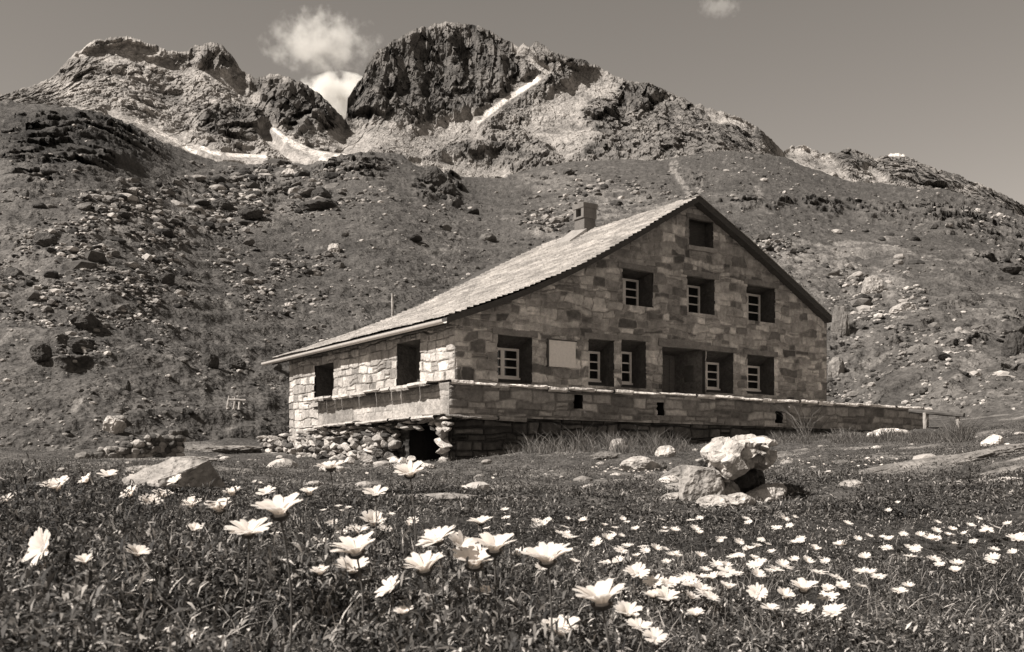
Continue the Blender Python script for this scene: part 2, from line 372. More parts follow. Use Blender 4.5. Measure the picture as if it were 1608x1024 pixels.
for pts, w, a in [([(165,172),(230,192),(280,215),(340,240),(400,250)],15,.9),([(420,205),(455,230),(500,252),(540,258)],17,1.0),([(545,215),(600,205),(660,220),(740,200)],26,.8),
        ([(560,240),(680,262),(790,270)],16,.7),([(930,130),(890,160),(860,190),(900,215)],34,.8),([(1100,165),(1180,205)],10,.7),([(1240,236),(1300,268)],16,.8),([(1300,250),(1330,275)],8,.6),
        ([(1370,262),(1395,285)],9,.7),([(820,66),(835,100),(850,115)],8,.8),([(150,80),(260,100),(330,110),(400,150)],10,.7),([(120,80),(240,72)],7,.7)]:
    scree = np.maximum(scree, a*stroke(px_, py_, pts, w))
for pts, w in [([(752,192),(790,163),(845,125)],4.5),([(318,234),(350,244),(415,248)],4.5),([(448,222),(490,243),(532,250)],5.5),([(505,256),(530,252),(540,246)],6),([(430,205),(450,222)],3),([(215,182),(262,206),(300,226),(335,243)],3.2),
        ([(1252,232),(1275,232)],3),([(1395,242),(1425,243)],3)]:
    snow = np.maximum(snow, stroke(PXM+.15*wob, PYM+.15*wob2, pts, w)*sstep(-.55, -.2, fbm(PXM*.06, PYM*.06, 0*PXM, 3, 179)))
snow_w = np.zeros(PXM.shape)
for pts, w in [([(750,193),(790,163),(846,124)],11),([(318,238),(350,248),(415,252)],10),([(455,228),(490,245),(540,252)],13),([(430,205),(450,222)],8)]:
    snow_w = np.maximum(snow_w, stroke(PXM, PYM, pts, w))
cliff = cliff*(1-0.9*scree)*(1-snow)*(1-snow_w)
ZM = (HY-PYM)/F*YM; XM = (PXM-CX)/F*YM
nV = fbm(XM*0.055, YM*0.010, ZM*0.012, 5, 101, gain=.6, ridged=True)   # upright couloirs
nW = fbm(XM*0.02, YM*0.02, ZM*0.03, 5, 102, ridged=True)
nF = fbm(XM*0.10, YM*0.10, ZM*0.10, 4, 103)
strata = np.sin((ZM*0.25 + XM*0.10 + 9*nW) )
env = np.minimum(sstep(0, .08, t), 1.0)*np.clip((1-t)/.03+.15, 0, 1)
c1 = cells(XM*.085, YM*.03, ZM*.032, 21); c2 = cells(XM*.22, YM*.09, ZM*.11, 25); c3 = cells(XM*.5, YM*.2, ZM*.3, 29)
nG = fbm(XM*.28, YM*.2, ZM*.28, 4, 104, gain=.65)
cB = cells(XM*.045+.3*nF, YM*.014, ZM*.014, 33); cV = cells(XM*.14, YM*.03, ZM*.028, 37)
d = env*(cliff*(9*nV + 15*cB + 7*cV + 2.5*c2 + 1.5*nF) + (1-cliff)*(1-scree*.92)*np.where(PXM < 560, .72, 1.0)*(8*nW + 4.5*c1 + 3.2*c2 + 2.0*c3 + 2*nF + 1.2*nG) + 1.0*(1-scree)*strata*(PXM < 560) + 1.0*nF)
d = d*(0.4+0.5*YM/700)*(1-.97*snow_w) + 8*snow_w*env
d0 = d - env*6.0
k_ = 1-d/YM; XM = XM*k_; YM2 = YM*k_; ZM2 = ZM*k_ + EYE + .50*d0*env*(1-.75*t**3)
fr_row = np.stack([(MXS-CX)/F*np.interp(MXS, PXS, Yc)*1.25, np.interp(MXS, PXS, Yc)*1.25, (HY-y0-8)/F*np.interp(MXS, PXS, Yc)*1.25], -1)[None]
k1 = sstep(-.35,.35, nF + .4*nW)
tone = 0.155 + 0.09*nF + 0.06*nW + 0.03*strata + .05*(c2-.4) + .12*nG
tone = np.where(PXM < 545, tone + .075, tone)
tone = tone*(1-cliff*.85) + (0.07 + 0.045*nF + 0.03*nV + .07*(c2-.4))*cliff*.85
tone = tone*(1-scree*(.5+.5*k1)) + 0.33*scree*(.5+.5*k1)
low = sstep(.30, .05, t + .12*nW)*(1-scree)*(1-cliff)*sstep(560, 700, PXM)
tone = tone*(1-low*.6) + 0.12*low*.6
sn_ = snow*sstep(-.5, .1, nG+.6*snow); tone = tone*(1-sn_) + 0.62*sn_
tone = np.clip(tone, 0.03, 0.9)
bk = [np.stack([(XM[-1]*(Yr+dy)/YM2[-1]), Yr+dy, ZM2[-1]-dz], -1)[None] for dy, dz in ((15,4),(60,40),(160,130))]
VM = np.concatenate([fr_row, np.stack([XM, YM2, ZM2], -1)] + bk, 0)
toneM = np.concatenate([tone[:1], tone]+[tone[-1:]]*3, 0)
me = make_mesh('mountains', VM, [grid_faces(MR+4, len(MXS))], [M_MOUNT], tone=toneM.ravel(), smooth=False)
tag(link('mountains', me), 'rocky mountain ridge with scree and snow gullies under the sky', kind='structure')

# wide ground far below everything, out to the horizon
wg = np.linspace(-6000, 6000, 25); WX, WY = np.meshgrid(wg, wg)
wm = make_mesh('valley_ground', np.stack([WX, WY, 0*WX-9.0], -1), [grid_faces(25, 25)], [M_HILL], tone=np.full(625, .1))
tag(link('valley_ground', wm), 'low valley ground reaching to the horizon', kind='structure')

# ------------------------------------------------------------------ clouds
def cloud(name, label, px, py, Y, w, h, dens, seed, thr, nsc=1.9):
    bm = bmesh.new(); bmesh.ops.create_icosphere(bm, subdivisions=3, radius=1.0)
    me = bpy.data.meshes.new(name); bm.to_mesh(me); bm.free()
    m = bpy.data.materials.new('cloud_vapour'); m.use_nodes = True; n = m.node_tree; n.nodes.clear(); N = n.nodes.new; L = n.links.new
    out = N('ShaderNodeOutputMaterial'); pv = N('ShaderNodeVolumePrincipled')
    pv.inputs['Color'].default_value = (1.0, .98, .94, 1); pv.inputs['Anisotropy'].default_value = 0.0
    tc = N('ShaderNodeTexCoord'); mp = N('ShaderNodeMapping'); mp.inputs['Location'].default_value = (seed*3.1, seed*1.7, seed)
    mp.inputs['Scale'].default_value = (w/h, 1, 1); L(tc.outputs['Object'], mp.inputs[0])
    tx = N('ShaderNodeTexNoise'); tx.inputs['Scale'].default_value = nsc; tx.inputs['Detail'].default_value = 6; tx.inputs['Roughness'].default_value = .6; L(mp.outputs[0], tx.inputs['Vector'])
    ln = N('ShaderNodeVectorMath'); ln.operation = 'LENGTH'; L(tc.outputs['Object'], ln.inputs[0])
    a = N('ShaderNodeMath'); a.operation = 'MULTIPLY_ADD'; L(ln.outputs['Value'], a.inputs[0]); a.inputs[1].default_value = -0.42; a.inputs[2].default_value = 0.42-thr
    b = N('ShaderNodeMath'); b.operation = 'ADD'; L(tx.outputs[0], b.inputs[0]); L(a.outputs[0], b.inputs[1])
    c = N('ShaderNodeMapRange'); c.inputs[1].default_value = 0.0; c.inputs[2].default_value = 0.22; c.inputs[3].default_value = 0; c.inputs[4].default_value = dens; L(b.outputs[0], c.inputs[0])
    L(c.outputs[0], pv.inputs['Density']); L(pv.outputs[0], out.inputs['Volume'])
    me.materials.append(m)
    o = link(name, me); p = px2w(px, py, Y); o.location = p; o.scale = (w/F*Y/2, w/F*Y/3, h/F*Y/2)
    return tag(o, label, 'cloud')
cloud('cloud', 'ragged white cloud floating alone above the saddle between the peaks', 503, 68, 2600, 205, 110, 0.012, 1.0, 0.605, 2.6)
cloud('cloud', 'dense bright cloud rising behind the notch left of the central cliff', 528, 178, 2000, 180, 130, 0.06, 3.1, 0.49, 2.7)
cloud('cloud', 'faint wisp of cloud at the top edge of the sky', 1130, 10, 3000, 80, 40, 0.005, 4.2, 0.57)

# ------------------------------------------------------------------ the hut
A0 = np.array([-1.46, 26.0, 0.0])                 # near corner of the hut, at eye level plan
D1 = np.array([0.8270, 0.5622, 0.0]); D1 /= np.linalg.norm(D1)     # along the gable wall
D2 = np.array([-D1[1], D1[0], 0.0])                # along the left side wall, away
UP = np.array([0, 0, 1.0]); HB = np.array([0, 0, EYE])
def hp(u, s, z): return A0 + u*D1 + s*D2 + z*UP + HB    # hut coordinates, z over the eye
def on_gable(px, py, s=0.0):
    """pixel -> (u, z) on the plane s = const"""
    k = (px-CX)/F; O = A0 + s*D2
    u = (k*O[1]-O[0])/(D1[0]-k*D1[1]); Y = O[1]+u*D1[1]
    return u, (HY-py)/F*Y
def on_side(px, py, u=0.0):
    k = (px-CX)/F; O = A0 + u*D1
    s = (k*O[1]-O[0])/(D2[0]-k*D2[1]); Y = O[1]+s*D2[1]
    return s, (HY-py)/F*Y
GW = float(on_gable(1298, 550)[0]); DEP = float(on_side(455, 600)[0])
hut = thing('stone_hut', 'long low stone mountain hut with slate roof and deep set windows', 'house', hp(0, 0, -0.2))
_hut_inv = np.array(hut.location)
def part(name, me, parent=None):
    o = link(name, me, parent or hut); p = parent or hut
    o.location = (0, 0, 0)
    return o
def loc(V, origin=None): return np.asarray(V, float) - (_hut_inv if origin is None else np.asarray(origin))

def masonry(O, U, Nn, W, H, holes=(), top=None, seed=0, res=0.03, ch=(.13,.30), sw=(.22,.72), amp=.035, joint=.03, lo=.14, hi=.40, jt=.13, rough=.012, wob=.05, edge=True, mortar=0.75, split_p=.30):
    """a wall face of coursed rubble: real relief, one tone per stone. O origin, U along, Nn outward. top(u)-> height. Returns V, F, tone."""
    rng = np.random.RandomState(seed)
    us = np.arange(0, W+res*.5, res); hs = np.arange(0, H+res*.5, res)
    Ug, Hg = np.meshgrid(us, hs)
    uu = Ug + wob*fbm(Ug*1.7, Hg*1.7, 0*Ug+seed, 3, seed+1); hh = Hg + wob*0.8*fbm(Ug*1.1, Hg*2.3, 0*Ug+seed, 3, seed+2)
    hb = [-1.0]
    while hb[-1] < H+1: hb.append(hb[-1]+rng.uniform(*ch))
    hb = np.array(hb); ci = np.clip(np.searchsorted(hb, hh)-1, 0, len(hb)-2)
    dist = np.zeros(Ug.shape); off = np.zeros(Ug.shape); tn = np.zeros(Ug.shape); hasj = np.zeros(Ug.shape)
    for c in np.unique(ci):
        msk = ci == c; b = [-1.5+rng.uniform(0,.5)]
        hgt = hb[c+1]-hb[c]
        while b[-1] < W+1.5: b.append(b[-1]+rng.uniform(*sw)*(0.7+1.2*hgt/ch[1]*0.5))
        b = np.array(b); x = uu[msk]; k = np.clip(np.searchsorted(b, x)-1, 0, len(b)-2)
        n = len(b)-1
        so = rng.uniform(-1, 1, n); st = lo + (hi-lo)*rng.beta(1.6, 1.9, n); split = rng.rand(n) < split_p; sp = hb[c]+hgt*rng.uniform(.35,.65,n)
        tl = rng.uniform(-1,1,(n,2))
        y = hh[msk]; up = split[k] & (y > sp[k])
        yl = np.where(up, sp[k], hb[c]); yh = np.where(split[k] & ~up, sp[k], hb[c+1])
        dx = np.minimum(x-b[k], b[k+1]-x); dy = np.minimum(y-yl, yh-y); dist[msk] = np.minimum(dx, dy*1.1)
        s2 = np.roll(so, 3); t2 = np.roll(st, 5)
        off[msk] = np.where(up, s2[k], so[k]) + .5*tl[k,0]*(x-b[k])/.4 + .5*tl[k,1]*(y-yl)/.2
        tn[msk] = np.where(up, t2[k], st[k])
    rel = sstep(0, joint*1.6, dist)
    n1 = fbm(Ug*5, Hg*5, 0*Ug+seed*3.3, 4, seed+5); n2 = fbm(Ug*1.0, Hg*1.0, 0*Ug+seed, 3, seed+6)
    dd = rel*(amp*(1.0+.6*np.clip(off,-1,1)) + rough*n1) + (1-rel)*0.006*n1
    if edge:
        e = np.minimum(Ug, W-Ug); dd = dd*sstep(-.02, .05, e)
    tj = np.clip((jt)*(1+.35*n2), .02, 1); jm = rel*(mortar)+(1-mortar)
    blur = sstep(-.2,.5,n2)
    ton = tn*(1+.45*n1+.30*n2); ton = ton*rel + tj*(1-rel)
    P = np.asarray(O)[None,None] + Ug[...,None]*U + Hg[...,None]*UP + dd[...,None]*Nn
    fi = grid_faces(*Ug.shape)
    uc = (us[:-1]+us[1:])/2; hc = (hs[:-1]+hs[1:])/2; UC, HC = np.meshgrid(uc, hc)
    keep = np.ones(UC.shape, bool)
    if top is not None: keep &= HC < top(UC)
    for (a, b_, c, d_) in holes: keep &= ~((UC > a) & (UC < b_) & (HC > c) & (HC < d_))
    return P.reshape(-1,3), fi[keep.ravel()], ton.ravel()

# roof line over the gable, from the picture of its verge
VF = -0.35                                          # verge overhang in front of the gable
vl = [on_gable(x, y, VF) for x, y in [(1099,310),(1040,346),(947,397),(900,421),(868,444),(775,473),(702,499)]]
vr = [on_gable(x, y, VF) for x, y in [(1099,310),(1181,381),(1247,442),(1308,500)]]
vl = sorted([(float(u), float(z)) for u, z in vl]); vr = [(float(u), float(z)) for u, z in vr]
# left slope: lengthen to the eave overhang
UE = vl[0][0]
RU, RZ = vr[0]
prof_u = np.array([p[0] for p in vl]); prof_z = np.array([p[1] for p in vl])
pr_u = np.array([p[0] for p in vr]); pr_z = np.array([p[1] for p in vr])
_c = np.polyfit(prof_u-RU, prof_z-RZ, 4, w=[4,1,1,1,1,1,6]); 
def roof_left(u): return RZ + np.polyval(_c, u-RU)
def roof_right(u): return np.interp(u, pr_u, pr_z)
def roof_z(u): return np.where(u < RU, roof_left(np.minimum(u, RU)), roof_right(np.maximum(u, RU)))

# openings of the gable, pixel boxes of the outer opening: (x0, x1, ytop, ybottom)
def gbox(x0, x1, y0, y1):
    u0, _ = on_gable(x0, y0); u1, _ = on_gable(x1, y0); um = .5*(x0+x1)
    return [float(u0), float(u1), float(on_gable(um, y1)[1]), float(on_gable(um, y0)[1])]
WIN = dict(first=gbox(780,835,527,602), second=gbox(923,963,533,606), third=gbox(975,1013,534,610), fourth=gbox(1108,1151,552,618), fifth=gbox(1172,1215,558,620),
           upper_a=gbox(976,1024,424,480), upper_b=gbox(1078,1121,435,492), upper_c=gbox(1172,1216,449,505))
DOOR = gbox(1039,1107,546,640); ATTIC = gbox(1081,1119,345,389)
ZB = 0.9                                            # foot of the gable wall behind the terrace
O = hp(0, 0, ZB)
holes = [(a, b, c-ZB, d-ZB) for a, b, c, d in list(WIN.values())+[DOOR, ATTIC]]
NG, NL = -D2, -D1
V, Fq, tn = masonry(O, D1, NG, GW, 7.6, holes, top=lambda u: roof_z(u)-ZB-0.06, seed=3, ch=(.14,.33), sw=(.17,.60), amp=.032, joint=.018, split_p=.14, lo=.07, hi=.66, jt=.36, wob=.20)
part('gable_wall', make_mesh('gable_wall', loc(V), [Fq], [M_STONE], tone=tn*1.0, smooth=False))
# left side wall, seen bright in the sun (u runs from the far corner to the near corner)
W1 = [on_side(496,556), on_side(525,603)]; W2 = [on_side(624,540), on_side(661,602)]
sW1 = (float(W1[1][0]), float(W1[0][0]), 2.15, 3.35); sW2 = (float(W2[1][0]), float(W2[0][0]), 2.15, 3.5)
ZS = -0.6
V, Fq, tn = masonry(hp(0, DEP, ZS), -D2, NL, DEP, 4.5, [(DEP-b, DEP-a, c-ZS, d-ZS) for a, b, c, d in (sW1, sW2)], seed=8, split_p=.18, ch=(.17,.36), sw=(.20,.58), amp=.035, joint=.022, lo=.20, hi=.62, jt=.20, wob=.15, rough=.022)
part('side_wall', make_mesh('side_wall', loc(V), [Fq], [M_STONE], tone=tn))
# far walls, plain masonry
V, Fq, tn = masonry(hp(GW, 0, ZS), D2, D1, DEP, 5.6, seed=12, res=.08, amp=.04)
part('far_side_wall', make_mesh('far_side_wall', loc(V), [Fq], [M_STONE], tone=tn))
V, Fq, tn = masonry(hp(GW, DEP, ZS), -D1, D2, GW, 4.4, seed=13, res=.08, amp=.04)
part('rear_wall', make_mesh('rear_wall', loc(V), [Fq], [M_STONE], tone=tn))

def reveal(a, b, c, d, plane, depth, splay=0.10, name='window', sill_drop=0.10, wood=False, frame=True, cols=2, rows=3, topsplay=.16):
    """deep embrasure with a casement at its back. plane 'g' = gable wall, 's' = side wall"""
    if plane == 'g': P = lambda u, t, z: loc(hp(u, t, z))
    else: P = lambda u, t, z: loc(hp(t, u, z))
    a0, b0 = a-.03, b+.03; c0, d0 = c-.03, d+.03
    ai, bi = a0+splay, b0-splay; ci, di = c0+sill_drop, d0-topsplay
    t0 = .012
    win = link(name, None, hut)
    org = P((a+b)/2, depth, c); win.location = org
    def q(lst): return np.array(lst)-org
    mb = MB()
    n = 6
    def sheet(p00, p10, p11, p01):
        g = np.linspace(0,1,n)[:,None,None]; h = np.linspace(0,1,n)[None,:,None]
        V = (1-g)*(1-h)*p00+g*(1-h)*p10+g*h*p11+(1-g)*h*p01
        mb.add(V.reshape(-1,3), grid_faces(n,n))
    f = [P(a0,t0,c0),P(b0,t0,c0),P(b0,t0,d0),P(a0,t0,d0)]; k = [P(ai,depth,ci),P(bi,depth,ci),P(bi,depth,di),P(ai,depth,di)]
    f = [x-org for x in f]; k = [x-org for x in k]
    for i in range(4):
        j = (i+1) % 4; sheet(f[i], f[j], k[j], k[i])
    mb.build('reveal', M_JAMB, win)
    bx = lambda mbx, u0, u1, t0_, t1_, z0, z1: mbx.prism([x-org for x in (P(u0,t0_,z0),P(u1,t0_,z0),P(u1,t1_,z0),P(u0,t1_,z0),P(u0,t0_,z1),P(u1,t0_,z1),P(u1,t1_,z1),P(u0,t1_,z1))])
    if frame:
        fr = MB(); g = MB(); w = .065
        T = depth-.05; mid = (ai+bi)/2
        bx(fr, ai, ai+w, T, depth+.02, ci, di); bx(fr, bi-w, bi, T, depth+.02, ci, di)
        bx(fr, ai+w, bi-w, T, depth+.02, ci, ci+w); bx(fr, ai+w, bi-w, T, depth+.02, di-w, di)
        bx(fr, ai-.02, bi+.02, T-.05, T-.003, ci-.045, ci+.012)
        if cols == 2: bx(fr, mid-.06, mid+.06, T-.004, depth+.02, ci+w, di-w)
        for r in range(1, rows):
            z = ci+w+(di-ci-2*w)*r/rows
            if cols == 2:
                bx(fr, ai+w, mid-.06, T+.006, depth+.02, z-.02, z+.02); bx(fr, mid+.06, bi-w, T+.006, depth+.02, z-.02, z+.02)
            else: bx(fr, ai+w, bi-w, T+.006, depth+.02, z-.02, z+.02)
        fr.build('frame', M_PAINT, win)
        bx(g, ai+.01, bi-.01, depth-.012, depth-.004, ci+.01, di-.01); g.build('pane', M_GLASS, win)
    else:
        g = MB(); bx(g, ai-.01, bi+.01, depth-.01, depth+.04, ci-.01, di+.01); g.build('recess_shade', M_WOOD_DARK, win)  # dark board closing the opening, its colour stands for the shade inside
    return win
for k, (a, b, c, d) in WIN.items():
    up = k.startswith('upper')
    reveal(a, b, c, d, 'g', .62, splay=.05, sill_drop=.22 if not up else .08, topsplay=.30 if not up else .18)
reveal(*ATTIC, 'g', .35, splay=.02, sill_drop=.02, frame=False, topsplay=.03)
# stone lintels and sills standing proud of the gable
def block(name, u0, u1, s0, s1, z0, z1, mat, parent=None, rough=.012, seed=1, cuts=5):
    bm = bmesh.new(); bmesh.ops.create_cube(bm, size=1.0)
    bmesh.ops.subdivide_edges(bm, edges=bm.edges[:], cuts=cuts, use_grid_fill=True)
    V = np.array([v.co[:] for v in bm.verts]); F_ = np.array([[v.index for v in f.verts] for f in bm.faces]); bm.free()
    W = np.stack([u0+(V[:,0]+.5)*(u1-u0), s0+(V[:,1]+.5)*(s1-s0), z0+(V[:,2]+.5)*(z1-z0)], -1)
    n = np.stack([fbm(W[:,0]*4+seed, W[:,1]*4, W[:,2]*4+k*9, 3, seed+k) for k in range(3)], -1); W = W + n*rough*2
    Pw = A0 + W[:,:1]*D1 + W[:,1:2]*D2 + W[:,2:]*UP + HB
    return part(name, make_mesh(name, loc(Pw), [F_], [mat], tone=np.full(len(W), .36 if name == 'sill' else .20)*(1+.5*n[:,0])), parent)
for k, (a, b, c, d) in WIN.items():
    block('lintel', a-.16, b+.16, -.055, .10, d-.01, d+.15, M_STONE, seed=int(a*7)+3)
block('lintel', ATTIC[0]-.12, ATTIC[1]+.15, -.05, .1, ATTIC[3]-.01, ATTIC[3]+.12, M_STONE, seed=41)
block('sill', ATTIC[0]-.05, ATTIC[1]+.12, -.09, .1, ATTIC[2]-.11, ATTIC[2]+.012, M_SILL, seed=42)
block('lintel', DOOR[0]-.15, DOOR[1]+.2, -.045, .1, DOOR[3]-.01, DOOR[3]+.22, M_STONE, seed=43, rough=.018)
reveal(sW1[0], sW1[1], sW1[2], sW1[3], 's', .6, splay=.05, sill_drop=.1, topsplay=.1, frame=False)
reveal(sW2[0], sW2[1], sW2[2], sW2[3], 's', .6, splay=.05, sill_drop=.1, topsplay=.1, frame=False)
for (a, b, c, d) in (sW1, sW2):
    block('sill', -.12, .1, a-.1, b+.15, c-.12, c+.01, M_STONE, seed=int(a*9)+5, rough=.015)

# entrance niche with its door
def door():
    a, b, c, d = DOOR; dp = 1.15
    n_ = link('entrance', None, hut); org = loc(hp((a+b)/2, dp, 1.0)); n_.location = org
    P = lambda u, t, z: loc(hp(u, t, z))-org
    mb = MB(); g = 8
    def sheet(p00, p10, p11, p01):
        x = np.linspace(0,1,g)[:,None,None]; h = np.linspace(0,1,g)[None,:,None]
        mb.add(((1-x)*(1-h)*p00+x*(1-h)*p10+x*h*p11+(1-x)*h*p01).reshape(-1,3), grid_faces(g,g))
    a0, b0, c0, d0 = a-.03, b+.03, .95, d+.03
    f = [P(a0,.012,c0),P(b0,.012,c0),P(b0,.012,d0),P(a0,.012,d0)]; k = [P(a0,dp,c0),P(b0-.25,dp,c0),P(b0-.25,dp,d0-.12),P(a0,dp,d0-.12)]
    for i in range(4): j = (i+1) % 4; sheet(f[i], f[j], k[j], k[i])
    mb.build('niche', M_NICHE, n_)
    dm = MB(); w = (b0-.25-a0)
    def bx(m_, u0, u1, t0, t1, z0, z1): m_.prism([P(u0,t0,z0),P(u1,t0,z0),P(u1,t1,z0),P(u0,t1,z0),P(u0,t0,z1),P(u1,t0,z1),P(u1,t1,z1),P(u0,t1,z1)])
    for i in range(7): bx(dm, a0+w*i/7+.006, a0+w*(i+1)/7-.006, dp-.06, dp-.004, 1.0, d0-.13)
    dm.build('door', M_DOOR, n_)
    fr = MB(); z0, z1 = d-.95, d-.45
    nb = MB(); e = (b0-.03)
    nb.prism([P(b0-.10,.42,z0),P(b0-.18,.72,z0),P(b0-.20,.72,z0),P(b0-.12,.42,z0),P(b0-.10,.42,z1),P(b0-.18,.72,z1),P(b0-.20,.72,z1),P(b0-.12,.42,z1)])
    nb.build('notice_board', M_RAIL, n_)
door()
# the pale plaque between the first windows
pu0, pz1 = on_gable(859,534); pu1, _ = on_gable(901,534); _, pz0 = on_gable(880,577)
plaque = thing('plaque', 'pale rectangular plaque fixed to the gable wall beside the first window', 'plaque', hp(pu0, -.06, pz0))
pl = MB(); og = np.array(plaque.location)
def bxw(m_, u0, u1, s0, s1, z0, z1, org): m_.prism([hp(u0,s0,z0)-org,hp(u1,s0,z0)-org,hp(u1,s1,z0)-org,hp(u0,s1,z0)-org,hp(u0,s0,z1)-org,hp(u1,s0,z1)-org,hp(u1,s1,z1)-org,hp(u0,s1,z1)-org])
bxw(pl, pu0, pu1, -.085, -.02, pz0, pz1, og); pl.build('board', M_PLAQUE, plaque)
pf = MB(); w = .035
bxw(pf, pu0-w, pu1+w, -.10, -.01, pz1+.002, pz1+w, og); bxw(pf, pu0-w, pu0-.002, -.10, -.01, pz0, pz1, og)
pf.build('frame', M_RAIL, plaque)

# --- the roof
S_R, S_E = 7.4, DEP+.7                                # rear end of ridge and of left eave (hip)
NS, NU = 330, 430
uu = RU - (RU-UE)*np.linspace(0, 1, NU)             # ridge -> eave
zz = roof_left(uu); ln = np.concatenate([[0], np.cumsum(np.hypot(np.diff(uu), np.diff(zz)))])
ll = np.linspace(0, ln[-1], NU); uu = np.interp(ll, ln, uu); zz = roof_left(uu)
sg = np.linspace(0, 1, NS)
frac = (ll/ll[-1])[:,None]
s_end = S_R + (S_E-S_R)*((RU-uu)/(RU-UE))[:,None]
rngr = np.random.RandomState(5)
edge_w = VF + 0.035*fbm(ll*2.3, 0*ll, 0*ll, 3, 6)[:,None]
SS = edge_w + (s_end-edge_w)*sg[None]
LL = np.broadcast_to(ll[:,None], SS.shape); UU = np.broadcast_to(uu[:,None], SS.shape); ZZ = np.broadcast_to(zz[:,None], SS.shape)
cl = LL + .03*fbm(SS*1.2, LL*1.2, 0*SS, 2, 8); exp_ = .19
ci = np.floor(cl/exp_).astype(int); fr_ = cl/exp_-ci
sw_ = SS*1.0 + .04*fbm(SS*3, LL*3, 0*SS, 2, 9)
tn = np.zeros(SS.shape); ho = np.zeros(SS.shape); gap = np.ones(SS.shape)
for c in np.unique(ci):
    m_ = ci == c; b = [-2.0]
    while b[-1] < 13: b.append(b[-1]+rngr.uniform(.2,.65))
    b = np.array(b); k = np.clip(np.searchsorted(b, sw_[m_])-1, 0, len(b)-2)
    tn[m_] = rngr.uniform(.20,.39,len(b))[k]; ho[m_] = rngr.uniform(0,.02,len(b))[k]
    gap[m_] = sstep(0,.035,np.minimum(sw_[m_]-b[k], b[k+1]-sw_[m_]))
hgt = .030*fr_ + ho*fr_ + .012*fbm(SS*4, LL*4, 0*SS, 3, 10) - .02*(1-gap) + .03*fbm(SS*.6, LL*.6, 0*SS, 2, 14)
du = np.gradient(uu); dz = np.gradient(zz); nn = np.stack([dz, -du], -1); nn /= np.linalg.norm(nn, axis=1)[:,None]
nn *= np.sign(nn[:,1])[:,None]
UUd = UU + hgt*nn[:,0][:,None]; ZZd = ZZ + .06 + hgt*nn[:,1][:,None]
PR = A0 + UUd[...,None]*D1 + SS[...,None]*D2 + ZZd[...,None]*UP + HB
tn = tn*(.55+.45*gap)*(1+.25*fbm(SS*1.5, LL*1.5, 0*SS, 3, 15))
roof = part('roof', make_mesh('roof', loc(PR), [grid_faces(NU, NS)[:, ::-1]], [M_SLATE], tone=tn.ravel()))
# right slope and rear hip slabs
def slab(rows, name, mat, parent, n=40):
    """surface lofted between two polylines of hut points"""
    a, b = [np.array(r) for r in rows]; g = np.linspace(0,1,n)[:,None,None]
    V = a[None]*(1-g)+b[None]*g
    tone = .33*(1+.35*fbm(V[...,0]*2, V[...,1]*2, V[...,2]*2, 3, 31))
    return part(name, make_mesh(name, loc(V.reshape(-1,3))-np.array(parent.location if parent is not hut else (0,0,0)), [grid_faces(n, len(a))], [mat], tone=tone.ravel()), parent)
uR = np.linspace(RU, pr_u[-1], 40)
slab(([hp(u, VF, roof_right(u)+.07) for u in uR], [hp(u, S_R+(S_E-S_R)*(u-RU)/(uR[-1]-RU), roof_right(u)+.07) for u in uR]), 'right_slope', M_SLATE, roof)
_f = np.linspace(0, 1, 40)
slab(([hp(u, S_R+(S_E-S_R)*f, float(np.interp(-u, -uu, zz))+.05) for f, u in zip(_f, RU-(RU-UE)*_f)], [hp(RU+(uR[-1]-RU)*f, S_R+(S_E-S_R)*f, float(roof_right(RU+(uR[-1]-RU)*f))+.06) for f in _f]), 'rear_hip', M_SLATE, roof)
# dark boarding below the slates, with the verge edge
def underside(us, zf, name):
    t_ = .17
    top = [hp(u, VF+.03, zf(u)+.045) for u in us]; bot = [hp(u, VF+.05, zf(u)-t_+.045) for u in us]; inn = [hp(u, DEP, zf(u)-t_+.045) for u in us]
    n = len(us); V = np.array(top+bot+inn); i = np.arange(n-1)
    Fv = np.stack([i, i+1, i+1+n, i+n], -1); Fu = np.stack([i+n, i+1+n, i+1+2*n, i+2*n], -1)
    return part(name, make_mesh(name, loc(V), [Fv, Fu], [M_WOOD_DARK]), roof)
underside(np.linspace(UE+.02, RU, 60), lambda u: float(roof_left(u)), 'verge_board')
underside(np.linspace(RU, pr_u[-1], 30), lambda u: float(roof_right(u)), 'verge_board')
# eave fascia and gutter along the left side
fb = MB(); zE = float(zz[-1])
def fq(u0,u1,s0,s1,z0,z1): return [loc(hp(u0,s0,z0)),loc(hp(u1,s0,z0)),loc(hp(u1,s1,z0)),loc(hp(u0,s1,z0)),loc(hp(u0,s0,z1)),loc(hp(u1,s0,z1)),loc(hp(u1,s1,z1)),loc(hp(u0,s1,z1))]
fb.prism(fq(UE+.04, UE+.10, VF+.06, S_E-.05, zE-.16, zE+.03)); fb.build('fascia', M_WOOD_DARK, roof)
gt = MB(); na = 9; ns = 24
ang = np.linspace(-.15, math.pi+.15, na); rows = []
for j in range(ns):
    s = VF+.05 + (S_E+.5-VF)*j/(ns-1); zc_ = zE-.05-.01*j/ns
    for th in ang: rows.append(loc(hp(UE-.04+.085*math.cos(th), s, zc_-.085*math.sin(th))))
gt.add(np.array(rows), grid_faces(ns, na)); gt.build('gutter', M_ZINC, roof, smooth=True)
